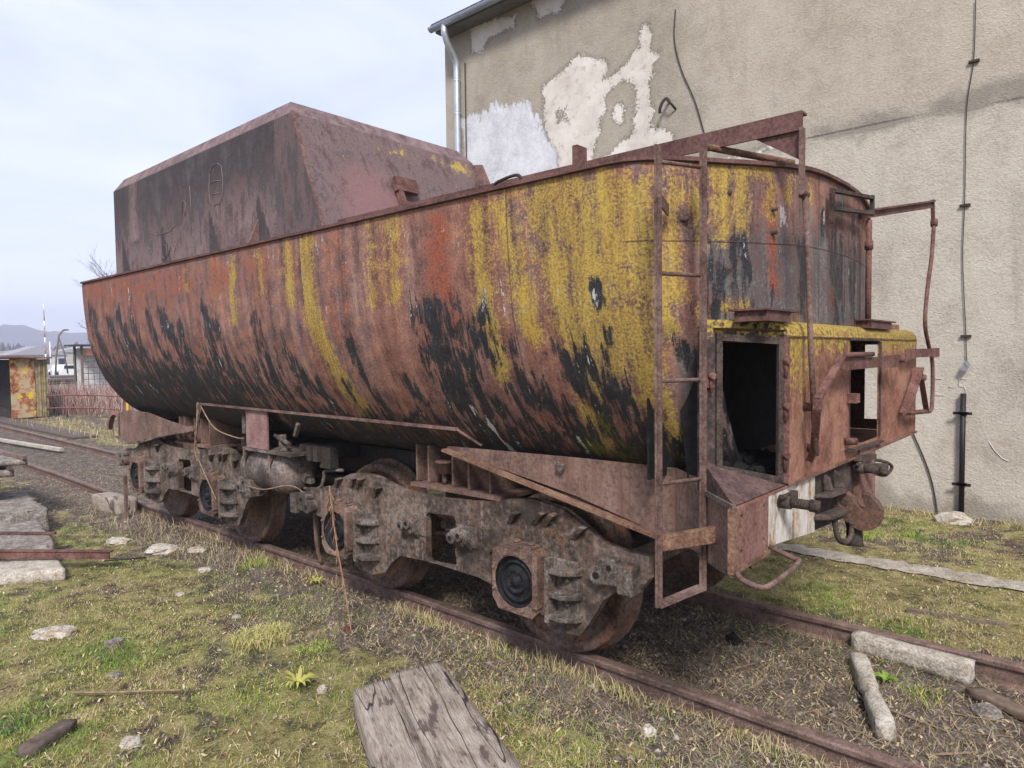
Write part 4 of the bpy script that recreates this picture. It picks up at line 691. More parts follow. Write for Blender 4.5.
# ---- underframe
mb=MB(); mb.bb(-8.6,-1.6,.10,.28,.86,1.10); mb.bb(-8.6,-1.6,1.05,1.23,.86,1.10)
for x in(-6.1,-5.6,-5.0,-4.9,-1.9,-1.3,-8.2): mb.bb(x-.03,x+.03,-.32,1.65,1.0,1.12)
mb.bb(-6.2,-4.8,.3,1.05,.62,.75); mb.bb(-5.2,-4.98,-.28,-.18,1.02,1.12); mb.bb(-4.9,-4.75,-.28,-.2,.95,1.12)
build(mb,'underframe','dark',T)
mb=MB(); mb.bar((-5.2,.1,.95),(-4.95,.1,1.0),.06,.03); mb.bar((-6.1,-.1,.90),(-4.6,-.1,.80),.05,.05); build(mb,'brake_rod','dark',T)
mb=MB()
for x,w_ in((-5.55,0),): mb.bb(-5.76,-5.40,-.46,-.445,1.07,1.395)
build(mb,'hanger_plate',rust('pink_plate',(.13,.065,.06),(.24,.135,.125),(.34,.22,.21),12,.4),T)
mb=MB(); mb.bb(-5.83,-5.04,-.46,-.10,1.04,1.065); mb.bar((-5.25,-.40,1.065),(-5.30,-.38,1.20),.06,.03); mb.tube([(-5.38,-.40,1.19),(-5.12,-.42,1.14)],.018,8); mb.bb(-5.95,-5.90,-.40,-.38,1.17,1.33); mb.box((-4.98,-.43,1.27),(.03,.03,.12),0,.5,0); build(mb,'hanger_bracket','cast',T)
# air reservoir
mb=MB(); cy,cz,R_=-.24,.865,.20
pr_=[(0,-6.02),(.10,-6.02),(.17,-5.99),(.20,-5.93),(.20,-5.34),(.195,-5.30),(.17,-5.24),(.12,-5.195),(.06,-5.175),(0,-5.17)]
mb.lathe(pr_,(0,cy,cz),'x',32); ar=build(mb,'air_reservoir',rust('reservoir_paint',(.06,.046,.04),(.125,.10,.088),(.25,.205,.185),6,.4,spot=(.16,.08,.05),spotamt=.62,oil=True),T)
for x in(-5.85,-5.42):
    mb=MB(); mb.lathe([(.202,x-.02),(.212,x-.02),(.212,x+.02),(.202,x+.02)],(0,cy,cz),'x',32); mb.bb(x-.02,x+.02,cy-.20,cy-.17,cz,1.04); build(mb,'strap','cast',ar)
mb=MB(); mb.box((-5.15,cy-.03,cz-.02),(.10,.05,.05),0,.3,0); mb.box((-5.10,cy-.02,cz-.05),(.12,.04,.04)); mb.lathe([(0,-5.175),(.02,-5.175),(.02,-5.155),(0,-5.155)],(0,cy-.05,cz+.08),'x',8); build(mb,'drain_cock','cast',ar)
mb=MB(); mb.tube([tuple(p) for p in catmull([(-5.20,cy,cz-.13),(-5.05,cy-.02,cz-.12),(-4.92,cy-.02,cz-.08),(-4.90,cy,cz),(-4.88,cy,cz+.05),(-4.7,cy+.05,cz+.07)],4)],.014,8); build(mb,'air_pipe','cast',T)
# bolster seats above each bogie
for xc in(-3.42,-7.28):
    mb=MB(); mb.bb(xc-.26,xc+.58,-.34,.1,.955,.98)
    for dx in(-.24,-.12,.12,.27,.46): mb.bb(xc+dx-.008,xc+dx+.008,-.30,.1,.985,1.24-.0)
    mb.bb(xc-.22,xc+.45,-.05,1.5,.75,1.08); mb.tube([(xc-.0,-.26,.99),(xc-.0,-.26,1.06)],.02,8); mb.lathe([(0,1.06),(.06,1.06),(.055,1.13),(.065,1.13),(.065,1.145),(0,1.145)],(xc-.0,-.26,0),'z',14); mb.bb(xc-.26,xc+.58,1.42,1.85,.965,.99)
    build(mb,'bolster_seat','skirt',T)
# ---- bogies
def make_bogie(xa,xb):
    """xa: left axle x, xb: right axle x"""
    c=(xa+xb)/2; Q=lambda pts:[(c+a,z) for a,z in pts]; w=xb-c
    outl=Q([(-1.48,.658),(-1.47,.78),(-1.28,.785),(-1.11,.83),(-1.0,.905),(-.84,.965),(-.68,.984),(-.51,.970),(-.33,.929),(-.17,.907),(.12,.903),(.43,.924),(.64,.948),(.76,.982),(.94,1.006),(1.17,.979),(1.33,.892),(1.45,.83),(1.60,.812),(1.72,.81),(1.72,.70),(1.67,.631),(1.51,.586),(1.44,.525),(1.36,.396),(1.28,.285),(1.14,.271),(1.03,.283),(.99,.33),(.985,.70),(.68,.70),(.66,.42),(.51,.451),(.04,.462),(-.28,.443),(-.37,.382),(-.45,.293),(-.61,.24),(-.76,.265),(-.79,.33),(-.795,.70),(-1.09,.70),(-1.10,.42),(-1.14,.56),(-1.33,.58)])
    win=Q([(0.0,.48),(.025,.455),(.275,.475),(.295,.50),(.295,.785),(.275,.81),(.03,.80),(0.0,.775)])
    holes=[win,circ(c-.225,.60,.032,12),circ(c+.62,.61,.032,12)]
    mb=MB(); mb.prism(outl,holes,xz,-.365,-.315); mb.prism(outl,[win],xz,1.82,1.87)
    mb.bb(c-.25,c+.25,.2,1.82,.50,.74); mb.bb(c-1.48,c-1.42,-.31,1.82,.60,.70); mb.bb(c+1.50,c+1.56,-.31,1.82,.66,.80)
    b=build(mb,'bogie',MAT['frame'],T)
    mb=MB(); top=outl[1:20]
    for a,d in zip(top[:-1],top[1:]): mb.bar((a[0],-.341,a[1]),(d[0],-.341,d[1]),.050,.010)
    build(mb,'edge_flange','frame',b)
    for xx in(c+.09,c+.30): mb=MB()
    # spring/brake hanger castings on the frame
    for dx in(-.10,.405):
        mb=MB(); z=.70; mb.box((c+dx-.03,-.40,z),(.13,.08,.07),.12,.25,0); mb.tube([(c+dx-.07,-.36,z+.0),(c+dx-.07,-.46,z-.005)],.038,12); mb.tube([(c+dx+.0,-.36,z+.025),(c+dx+0,-.46,z+.02)],.038,12)
        mb.hexa([(c+dx-.09,-.365,z-.11),(c+dx+.04,-.365,z-.10),(c+dx+.04,-.43,z-.035),(c+dx-.09,-.43,z-.04),(c+dx-.09,-.365,z+.04),(c+dx+.04,-.365,z+.05),(c+dx+.04,-.43,z+.03),(c+dx-.09,-.43,z+.02)]); mb.bb(c+dx-.09,c+dx+.09,-.375,-.366,z-.07,z+.07)
        build(mb,'hanger_casting','cast',b,.006)
        for q,zz in((-.07,z),(0,z+.025)): mb=MB(); mb.tube([(c+dx+q,-.459,zz-.004),(c+dx+q,-.4625,zz-.004)],.016,10); build(mb,'pin','soot',b)
    # end clamp castings
    for sg,xx in((1,c+1.54),(-1,c-1.46)):
        z=.70 if sg>0 else .67; mb=MB(); mb.tube([(xx-sg*.10,-.33,z-.02),(xx-sg*.10,-.44,z-.02)],.055,14); mb.box((xx-.0,-.385,z+.0),(.20,.10,.12),0,-.1*sg,0); mb.box((xx+sg*.08,-.385,z-.01),(.09,.13,.16),0,0,0); mb.box((xx-sg*.05,-.40,z+.06),(.12,.07,.04),0,0,0)
        build(mb,'end_casting','cast',b,.01)
        mb=MB(); mb.tube([(xx-sg*.10,-.439,z-.02),(xx-sg*.10,-.444,z-.02)],.02,10); build(mb,'pin','soot',b); mb=MB(); mb.tube([(xx-sg*.02,-.436,z+.035),(xx-sg*.02,-.441,z+.035)],.014,10); build(mb,'pin','soot',b)
    for ax in(xa,xb):
        # small wedge ribs above the axle box
        for dx,dz,l in((-.11,.385,.10),(.085,.41,.11),(.165,.412,.11),(.37,.372,.11)):
            x,z=ax+dx,.50+dz; mb=MB(); mb.hexa([(x-l/2,-.366,z-l*.42),(x-l/2+.035,-.366,z-l*.48),(x+l/2+.02,-.366,z+l*.36),(x+l/2-.01,-.366,z+l*.46),(x-l/2+.0,-.372,z-l*.42),(x-l/2+.035,-.372,z-l*.46),(x+l/2+.02,-.425,z+l*.32),(x+l/2-.01,-.425,z+l*.42)]); build(mb,'rib','frame',b,.003)
        # axle box: body with stepped corners, open cover ring
        mb=MB(); cx=ax-.0; z0=.33; z1=.72
        hx=cx-.012; mb.prism([(cx-.19,.42),(cx-.14,.35),(cx+.12,.345),(cx+.165,.39),(cx+.165,.70),(cx+.12,.735),(cx-.135,.735),(cx-.185,.69)],[circ(hx,.535,.152,24)],xz,-.31,-.475)
        mb.bb(cx-.16,cx+.12,-.33,-.31,.36,.72); mb.bb(cx+.142,cx+.178,-.50,-.40,.42,.715); mb.bb(cx+.150,cx+.19,-.44,-.40,.37,.60); mb.bb(cx-.10,cx+.10,-.46,-.33,.715,.75); mb.tube([(cx-.05,-.40,.75),(cx-.05,-.40,.765)],.025,8); mb.tube([(cx+.06,-.40,.75),(cx+.06,-.40,.765)],.025,8)
        for q in range(8):
            t=2*math.pi*(q+.5)/8; mb.tube([(hx+.168*math.cos(t),-.47,.535+.168*math.sin(t)),(hx+.168*math.cos(t),-.492,.535+.168*math.sin(t))],.011,6)
        build(mb,'axle_box','boxrust',b,.006)
        mb=MB(); R=.12; mb.lathe([(0,-.475),(.026,-.475),(.030,-.458),(.055,-.458),(.062,-.466),(.072,-.466),(.075,-.448),(.105,-.446),(.110,-.460),(.122,-.460),(.128,-.44),(.147,-.44),(.151,-.472),(.151,-.34)],(hx,0,.535),'y',30)
        for q in range(5): t=2*math.pi*q/5; mb.tube([(hx+.06*math.cos(t),-.45,.535+.06*math.sin(t)),(hx+.06*math.cos(t),-.475,.535+.06*math.sin(t))],.009,6)
        build(mb,'axle_cover','grease',b)
        mb=MB(); mb.prism([(cx-.10,.27),(cx+.02,.25),(cx+.03,.33),(cx-.10,.35)],[circ(cx-.06,.305,.012,8),circ(cx-.01,.30,.012,8)],xz,-.345,-.325); build(mb,'keeper_plate','frame',b)
        # horn guide with three shelf fins
        mb=MB(); gx0,gx1=ax+.20,ax+.40; mb.bb(gx0,gx0+.03,-.465,-.32,.345,.715); mb.bb(gx0+.03,gx1-.02,-.385,-.36,.35,.70)
        for z in(.375,.50,.635):
            a=[(gx0+.02,-.365,z-.02),(gx1,-.365,z-.01),(gx1-.01,-.41,z-.005),(gx0+.12,-.475,z-.0),(gx0+.02,-.46,z-.005)]; V=[Vector(q) for q in a]; U_=[v+Vector((0,0,.028+.02*(abs(v.y)<.4))) for v in V]
            mb.add([tuple(v) for v in V+U_],[(4,3,2,1,0),(5,6,7,8,9)]+[(i,(i+1)%5,5+(i+1)%5,5+i) for i in range(5)])
        for z in(.455,.59): mb.tube([(gx0+.08,-.38,z),(gx0+.08,-.41,z)],.012,6); mb.tube([(gx0+.12,-.38,z+.005),(gx0+.12,-.41,z+.005)],.012,6)
        build(mb,'horn_guide','cast',b,.006)
        # wheels and axle
        for sg,yc in((1,0.0),(-1,1.507)):
            P=[(.0,-.10),(.10,-.10),(.12,-.075),(.14,-.04),(.30,-.005),(.40,-.02),(.435,-.045),(.44,-.068),(.495,-.068),(.502,-.055),(.500,.035),(.515,.045),(.53,.055),(.528,.070),(.50,.078),(.43,.075),(.40,.03),(.14,.06),(.12,.09),(0,.09)]
            P=[(r_,yc+sg*t_-sg*.0) for r_,t_ in P]; mb=MB(); mb.lathe(P,(ax,0,.50),'y',56); build(mb,'wheel','wheel',b)
        mb=MB(); mb.tube([(ax,-.40,.5),(ax,1.9,.5)],.075,16); build(mb,'axle','dark',b)
        mb=MB(); mb.box((ax+.60 if ax==xa else ax-.60,.0,.52),(.07,.11,.32),0,.15 if ax==xa else -.15,0); build(mb,'brake_block','wheel',b)
    mb=MB(); mb.tube([(c+.05,-.25,.70),(c+.05,1.75,.70)],.03,10); mb.tube([(c-.1,-.2,.6),(c+.6,-.2,.70)],.02,8); mb.tube([(c+.2,-.22,.50),(c+.2,-.0,.55)],.07,14); mb.bar((c-.3,-.15,.78),(c+.5,-.15,.62),.04,.04); build(mb,'brake_rigging','boxrust',b)
    return b
make_bogie(-4.405,-2.60); make_bogie(-8.30,-6.535)
# ------------------------------------------------------------ loose things on the ground
from mathutils import noise as mn
def rough_block(mb,P,amp=.012,n=6,seed=0,rnd_=.0):
    """subdivided hexahedron with weathered faces; P as in hexa"""
    P=[Vector(p) for p in P]
    def f(u,v,w): 
        a=P[0].lerp(P[1],u).lerp(P[3].lerp(P[2],u),v); b=P[4].lerp(P[5],u).lerp(P[7].lerp(P[6],u),v); return a.lerp(b,w)
    c=sum(P,Vector())/8; vid={}; V=[]; F=[]
    nu=max(3,int((P[1]-P[0]).length*22)); nv=max(3,int((P[3]-P[0]).length*22)); nw=max(3,int((P[4]-P[0]).length*22))
    nu,nv,nw=[min(k,60) for k in(nu,nv,nw)]
    def vert(i,j,k):
        key=(i,j,k)
        if key not in vid:
            u,v,w=i/nu,j/nv,k/nw; p=f(u,v,w); e=sum((x in(0,1)) for x in(u,v,w)); 
            d=(p-c); q=p+d.normalized()*(mn.noise(p*7+Vector((seed,0,0)))*amp*1.2+mn.noise(p*22+Vector((seed,5,0)))*amp*.7)
            if e>=2: q-=d.normalized()*amp*(.9+1.6*max(0,mn.noise(p*9+Vector((0,seed,0)))))
            vid[key]=len(V); V.append(tuple(q))
        return vid[key]
    for (A,B,fx) in((nu,nv,0),(nu,nw,1),(nv,nw,2)):
        for s in(0,1):
            for i in range(A):
                for j in range(B):
                    k={0:nw,1:nv,2:nu}[fx]*s; g=lambda a,b:{0:(a,b,k),1:(a,k,b),2:(k,a,b)}[fx]
                    F.append(tuple(vert(*g(*q)) for q in((i,j),(i+1,j),(i+1,j+1),(i,j+1))))
    return mb.add(V,F,True)
def slab(pts,z0,z1): return [(x,y,z0) for x,y in pts]+[(x,y,z1) for x,y in pts]
def place(mb,name,mat,label,cat,loc,group=None,bevel=0): return tag(build(mb,name,mat,loc=loc,bevel=bevel),label,cat,group)
# big split timber in front: three boards' worth of cracked plank
def plank(pts,z0,z1,seed,name,label):
    mb=MB(); rough_block(mb,slab(pts,z0,z1),.008,seed=seed)
    o=tag(build(mb,name,'timber',loc=(sum(p[0] for p in pts)/4,sum(p[1] for p in pts)/4,z0)),label,'timber'); return o
# plank runs from the camera towards the tender; near end lies below the frame
mb=MB()
ax_=Vector((.765,-.600,0)) # along the plank towards the camera (world)
def PL(a,b,z): q=Vector((-3.26,-1.10,0))+Vector((.62,-.42,0)).normalized()*0; return None
E0,E1,E2,E3=Vector((-3.385,-1.10,0)),Vector((-3.155,-.52,0)),Vector((-1.74,-1.05,0)),Vector((-2.35,-1.72,0))
_d=Vector((1.05,-.47,0)); E0=Vector((-3.15,-1.235,0)); E1=Vector((-2.985,-.715,0)); E2=E1+_d*1.45; E3=E0+Vector((.70,-.37,0))*2.1; 
def cut(k0,k1,seed,dz=0,adv=0):
    a=E0.lerp(E1,k0); b=E0.lerp(E1,k1); c_=E3.lerp(E2,k1); d=E3.lerp(E2,k0); s=(d-a).normalized()*adv
    return [tuple((a-s).to_2d()),tuple((d).to_2d()),tuple(c_.to_2d()),tuple((b-s).to_2d())]
wood=None
for (k0,k1,ad,dz,sd) in((0,.405,-.02,0,1),(.407,1,.03,.002,3)):
    rough_block(mb,slab(cut(k0,k1,sd,0,ad),-.13,.035+dz),.008,seed=sd)
wood=build(mb,'timber_slab','timber'); 
# give the slab its own axes so that the grain follows its length
import bmesh
ang=math.atan2((E3-E0).y,(E3-E0).x); R=Matrix.Translation(Vector((-2.8,-1.0,-.1)))@Matrix.Rotation(ang,4,'Z'); wood.data.transform(R.inverted()); wood.matrix_world=R; wood['_w']=(0,0,0)
tag(wood,'large grey cracked timber slab lying on the grass in the foreground','timber')
# white concrete pieces between the rails
mb=MB(); rough_block(mb,slab([(-1.29,1.37),(-.62,1.32),(-.60,1.43),(-1.28,1.49)],-.13,-.005),.006,seed=4); place(mb,'concrete_post','conclight','long pale broken concrete post lying beside the far rail','concrete',(-1,1.42,-.12),'broken concrete posts between the rails')
mb=MB(); rough_block(mb,slab([(-1.24,1.16),(-.88,.32),(-.79,.35),(-1.15,1.20)],-.13,-.025),.026,seed=9); place(mb,'concrete_post','conclight','crumbling concrete post pointing from the far rail towards the near rail','concrete',(-1.05,.75,-.12),'broken concrete posts between the rails')
# timber chock against the rear wheel
mb=MB(); rough_block(mb,slab([(-10.0,-.42),(-9.30,-.34),(-9.30,-.10),(-10.0,-.16)],-.12,.10),.007,seed=5); o=place(mb,'wooden_chock','timber','short squared timber lying against the near rail behind the rear wheels','timber',(-9.8,-.25,-.1))
mb=MB(); mb.bb(-9.03,-8.97,-.36,-.33,-.15,.45); place(mb,'iron_stake','rail','thin iron stake standing by the rear axle box','stake',(-9,-.35,-.1))
# slab pile on the left
def sl(name,pts,z0,z1,mat,label,seed,amp=.012,cat='slab'):
    mb=MB(); rough_block(mb,slab(pts,z0,z1),amp,seed=seed); c=(sum(p[0] for p in pts)/4,sum(p[1] for p in pts)/4,z0); return place(mb,name,mat,label,cat,c,'stacked slabs at the left edge')
sl('concrete_slab',[(-8.6,-2.3),(-7.28,-2.05),(-6.98,-1.55),(-7.9,-1.42)],-.12,.0,'conclight','low pale concrete slab nearest the camera, under the rusty bar',11)
sl('concrete_slab',[(-9.2,-2.6),(-7.82,-2.02),(-7.62,-1.45),(-8.95,-1.25)],-.12,.09,'concgrey','wide grey concrete slab with pale broken front edge behind the rusty bar',12,.016)
sl('concrete_slab',[(-11.2,-2.2),(-9.35,-1.70),(-9.05,-1.12),(-10.6,-.98)],-.12,.16,'concgrey','thick dark rubble-edged slab under the stepped stack',13,.03)
zz=.16
for k,(t_,mat_,lb) in enumerate(((.10,'conc','bottom beige plate of the stepped stack at the left edge'),(.10,'conc','second beige plate from the bottom of the stepped stack'),(.09,'concgrey','third plate of the stepped stack, dark with a rusty edge'),(.07,'concgrey','top plate of the stepped stack, capped with rusty iron'))):
    d=.17*k; sl('concrete_plate',[(-12.6,-2.6),(-10.2,-2.05+.02*k),(-10.05+.06*k,-1.50+d*.75),(-12.1,-1.3+d*.5)],zz+.006,zz+t_,mat_,lb,20+k,.010,'plate'); 
    zz+=t_+.045
    mb=MB()
    if k in(1,2,3): mb2=MB(); mb2.bar((-12.2,-1.50+d*.4,zz-.019),(-10.02+.06*k,-1.54+d*.75,zz-.019),.05,.04); place(mb2,'spacer_bar','rail',['','rusty spacer bar on the second plate of the stack','rusty spacer bar on the third plate of the stack','rusty iron bar lying on top of the plate stack'][k],'bar',(-11,-1.4,zz),'iron bars in the plate stack')
mb=MB(); a=Vector((-8.2,-2.42,.10)); b=Vector((-7.02,-1.18,.03)); mb.bar(a,b,.012,.075); mb.bar(a+Vector((0,.02,.035)),b+Vector((0,.02,.035)),.06,.01); place(mb,'steel_bar','bracket','long rusty angle bar lying across the low concrete slabs','bar',(-7.6,-1.8,0))
mb=MB(); mb.bar((-9.2,-2.3,.115),(-8.0,-1.35,.11),.03,.02); place(mb,'flat_bar','bracket','thin rusty strip along the top of the wide grey slab','bar',(-8.6,-1.8,.1))
mb=MB(); P=catmull([(-7.05,-1.22,-.02),(-6.95,-1.0,-.03),(-7.0,-.88,-.06),(-7.2,-.95,-.09),(-7.35,-1.1,-.08)],5); mb.tube([tuple(p) for p in P],.008,5); place(mb,'bent_wire','cable','thin bent wire lying in the grass beside the rusty bar','wire',(-7.1,-1.0,-.05))
# dark rotten board end bottom left
mb=MB(); a=Vector((-4.10,-2.55,-.05)); b=Vector((-4.18,-2.27,-.05)); 
P=[(-3.97,-2.54,-.11),(-4.09,-2.30,-.11),(-4.17,-2.34,-.11),(-4.05,-2.59,-.11),(-3.97,-2.54,-.05),(-4.09,-2.30,-.035),(-4.16,-2.35,-.04),(-4.05,-2.58,-.05)]
rough_block(mb,P,.006,seed=31); place(mb,'rotten_board','timberdark','small dark rotten board in the grass at the bottom left','timber',(-4.1,-2.45,-.1))
# single stones one can tell apart
def stone(x,y,r,sx,sz,label,mat='conclight',seed=0,rz=0):
    import bmesh
    bm=bmesh.new(); bmesh.ops.create_icosphere(bm,subdivisions=3,radius=1); z=gz(x,y)
    for v in bm.verts:
        d=v.co.normalized(); k=1+.35*mn.noise(d*1.6+Vector((seed,0,0)))+.16*mn.noise(d*4+Vector((seed,0,3))); v.co=Vector((d.x*k*r*sx,d.y*k*r,d.z*k*r*sz))
    me=bpy.data.meshes.new('stone'); bm.to_mesh(me); bm.free(); me.materials.append(MAT[mat]); o=bpy.data.objects.new('stone',me); COL.objects.link(o); o.location=(x,y,z+r*sz*.35); o.rotation_euler=(0,0,rz); tag(o,label,'stone','pale stones lying in the grass')
for q in((-5.66,-2.0,.095,1.5,.40,'large pale grey stone at the left of the grass','conclight',1,.7),(-5.12,-1.78,.055,1.3,.5,'grey angular stone right of the large pale one','concgrey',2,2.3),(-3.76,-2.16,.045,1.4,.5,'small white stone near the bottom left corner','conclight',3,.5),
 (-3.47,-1.22,.032,1,.8,'small white stone beside the yellow-leaved weed','conclight',4,0),(-1.77,-.40,.035,1,.9,'small white stone right of the timber slab','conclight',5,0),(-4.08,-.62,.033,1.1,.8,'reddish brick fragment in the grass left of the near rail','bracket',6,0),
 (-1.32,5.38,.14,1.2,.6,'pale boulder at the foot of the black pipe','conclight',7,.6),(-8.0,-.78,.09,1.5,.4,'flat pale stone beside the rear bogie, left of its neighbour','conclight',8,.4),(-7.25,-.62,.13,1.3,.4,'largest pale stone beside the rear bogie','conclight',9,.6),(-6.3,-.62,.05,1.2,.6,'small pale stone between the two bogies','conclight',10,.4),(-6.9,-.42,.07,1.4,.5,'pale stone close to the near rail at the rear bogie','conclight',11,.4),
 (-.50,1.0,.06,1.3,.6,'brown rounded stone at the right edge between the rails','concgrey',12,.5),(-.95,.62,.03,1.5,.6,'small reddish brick chip between the rails at the right','bracket',13,.5),(-5.8,-1.05,.035,1.2,.6,'tiny white stone in the middle of the grass','conclight',14,.5),(-4.95,-1.0,.03,1.2,.6,'tiny beige stone near the dry grass tuft','conc',15,.5),(-4.6,-1.95,.035,1.2,.6,'tiny grey stone left of the dry grass tuft','concgrey',16,.5)): stone(*q)
# branch in the grass, stick leaning on bogie, twine
mb=MB(); P=catmull([(-4.5,-2.22,-.06),(-4.33,-2.05,-.07),(-4.18,-1.90,-.07),(-4.05,-1.78,-.07)],4); mb.tube([tuple(p) for p in P],.006,6); mb.tube([(-4.36,-2.08,-.06),(-4.42,-1.98,-.05)],.004,5); place(mb,'fallen_branch','straw','thin pale branch lying in the grass','branch',(-4.3,-2,-.07))
mb=MB(); P=catmull([(-4.02,-.62,-.10),(-4.17,-.56,.15),(-4.27,-.54,.38),(-4.33,-.53,.55),(-4.42,-.50,.80),(-4.46,-.48,.88)],4); mb.tube([tuple(p) for p in P],[.006]*10+[.005]*(len(P)-10),6)
r3=random.Random(3)
for k in range(46):
    t=r3.uniform(.3,.95); p=Vector(P[int(t*(len(P)-1))]); q=p+Vector((r3.uniform(-.05,.05),r3.uniform(-.04,.02),-r3.uniform(.03,.12))); mb.bar(p,q,.007,.002)
place(mb,'dry_weed_stalk',plain('dry_stalk',(.26,.15,.09),.9,0,.4,20),'dry reddish weed stalk leaning on the front bogie','weed',(-4.05,-.6,-.1))
mb=MB(); P=catmull([(-6.62,-.50,1.43),(-6.60,-.52,1.2),(-6.66,-.52,1.0),(-6.60,-.52,.86)],6)
for k in range(7):
    o_=Vector((r3.uniform(-.04,.04),r3.uniform(-.03,.03),0)); mb.tube([tuple(Vector(p)+o_*(.4+.6*math.sin(i*.5+k))+Vector((r3.uniform(-.014,.014),0,0))) for i,p in enumerate(P)],.0035,5)
P=catmull([(-6.55,-.50,1.40),(-6.2,-.54,1.22),(-5.9,-.5,1.15),(-5.8,-.46,1.14)],6); mb.tube([tuple(p) for p in P],.006,5)
P=catmull([(-6.6,-.52,.90),(-6.35,-.54,.70),(-6.2,-.54,.55)],6); mb.tube([tuple(p) for p in P],.005,5)
P=catmull([(-5.75,-.46,.72),(-5.4,-.5,.74),(-5.1,-.44,.80),(-4.95,-.4,.74),(-4.9,-.42,.6)],6); mb.tube([tuple(p) for p in P],.005,5)
place(mb,'frayed_rope','straw','frayed straw-coloured rope hanging from the tank over the rear bogie','rope',(-6.6,-.5,.5))
mb=MB(); mb.tube([tuple(p) for p in catmull([(-4.96,-.30,.62),(-4.97,-.28,.3),(-4.96,-.24,.12)],4)],.018,6); mb.tube([(-5.1,-.2,.7),(-5.05,-.2,.2)],.012,6); place(mb,'hanging_rod','wheel','rusty rod hanging at the left end of the front bogie','rod',(-5,-.3,0))
# ------------------------------------------------------------ ground cover
def blades(name,pos,h,w_,tint,lean,mat='grass',label='',cat='grass',curve=True):
    n=len(pos); a=rng.random(n)*2*np.pi; d=np.stack([np.cos(a),np.sin(a)],1); la=rng.random(n)*2*np.pi; ld=np.stack([np.cos(la),np.sin(la)],1)*lean[:,None]
    b=pos; s=d*w_[:,None]/2
    v0=b.copy(); v0[:,:2]-=s; v1=b.copy(); v1[:,:2]+=s
    m=b.copy(); m[:,:2]+=ld*h[:,None]*.4; m[:,2]+=h*.6; v2=m.copy(); v2[:,:2]+=s*.8; v3=m.copy(); v3[:,:2]-=s*.8
    t=b.copy(); t[:,:2]+=ld*h[:,None]; t[:,2]+=h*np.clip(1-lean*.35,.25,1)
    co=np.stack([v0,v1,v2,v3,t],1).reshape(-1,3).astype(np.float32); i=np.arange(n)*5
    F4=np.stack([i,i+1,i+2,i+3],1); F3=np.stack([i+3,i+2,i+4],1)
    me=bpy.data.meshes.new(name); me.vertices.add(len(co)); me.vertices.foreach_set('co',co.ravel()); li=np.concatenate([F4.ravel(),F3.ravel()]).astype(np.int32)
    me.loops.add(len(li)); me.loops.foreach_set('vertex_index',li); me.polygons.add(2*n); ls=np.concatenate([np.arange(n)*4,4*n+np.arange(n)*3]).astype(np.int32); me.polygons.foreach_set('loop_start',ls); me.polygons.foreach_set('loop_total',np.r_[np.full(n,4),np.full(n,3)].astype(np.int32)); me.update(); me.validate()
    fattr(me,'tint',np.repeat(tint,5)); me.materials.append(MAT[mat]); o=bpy.data.objects.new(name,me); COL.objects.link(o); return stuff(o,label,cat)
def scatter(n,x0,x1,y0,y1,dens):
    """positions with density falling with distance from the photographer"""
    out=[];tot=0
    while tot<n:
        k=n*3; x=rng.uniform(x0,x1,k); y=rng.uniform(y0,y1,k); r=np.hypot(x,y+3.43); keep=rng.random(k)<np.clip((2.6/r)**1.5,0,1)*dens(x,y)
        # skip what the camera side cannot reach (behind the tender body it stays sparse)
        x,y=x[keep],y[keep]; out.append(np.stack([x,y],1)); tot+=len(x)
    P=np.vstack(out)[:n]; return np.c_[P,ground_z(P[:,0],P[:,1])]
def free(x,y): # not on rails, not inside slabs
    a=(np.abs(y)>.055)&(np.abs(y-1.507)>.055); a&=~((x<-7.2)&(y<-1.3+.1*(x+9)*0)&(x>-12.5)&(y>-2.6)); a&=~((y>3.34)&(y<3.5)); return a
def mossmap(x,y):
    m_=.62-.75*np.exp(-((y-.75)/1.05)**4)-.30*np.exp(-((y+.35)/.35)**2); m_+=.18*np.exp(-((y-2.6)/.7)**2); return np.clip(m_+(fbm(x,y,1.1,77)-.5)*2.6+(fbm(x,y,5,78)-.5)*1.2,0,1)
def dn(x,y): return free(x,y)*(.08+.92*mossmap(x,y))*(1-.88*np.exp(-((y-.75)/.85)**4))
P=scatter(260000,-16,1.5,-3.6,5.65,dn); n=len(P); g_=fbm(P[:,0],P[:,1],1.6,55); mm=mossmap(P[:,0],P[:,1])
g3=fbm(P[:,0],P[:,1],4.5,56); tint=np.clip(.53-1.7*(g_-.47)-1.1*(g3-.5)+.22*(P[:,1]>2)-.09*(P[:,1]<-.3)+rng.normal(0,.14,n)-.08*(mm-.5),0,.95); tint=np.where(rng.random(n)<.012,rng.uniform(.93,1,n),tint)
blades('short_grass',P,rng.uniform(.008,.024,n)*(1+.6*(g_>.55)),rng.uniform(.0018,.0045,n),tint,rng.uniform(.1,1.2,n),label='short mossy yellow-green grass covering the ground in front of the tender')
def dd(x,y): return free(x,y)*(.2+.8*np.exp(-((y-.6)/1.3)**2)+.3*np.exp(-((y+.45)/.3)**2))
P=scatter(55000,-16,1.5,-3.3,5.65,dd); n=len(P)
blades('dry_straw',P+np.array([0,0,.002]),rng.uniform(.02,.07,n),rng.uniform(.0012,.0028,n),np.clip(rng.normal(.76,.10,n),.5,.97),rng.uniform(1.4,2.6,n),label='dry bleached straw and dead stems lying over the bare track bed')
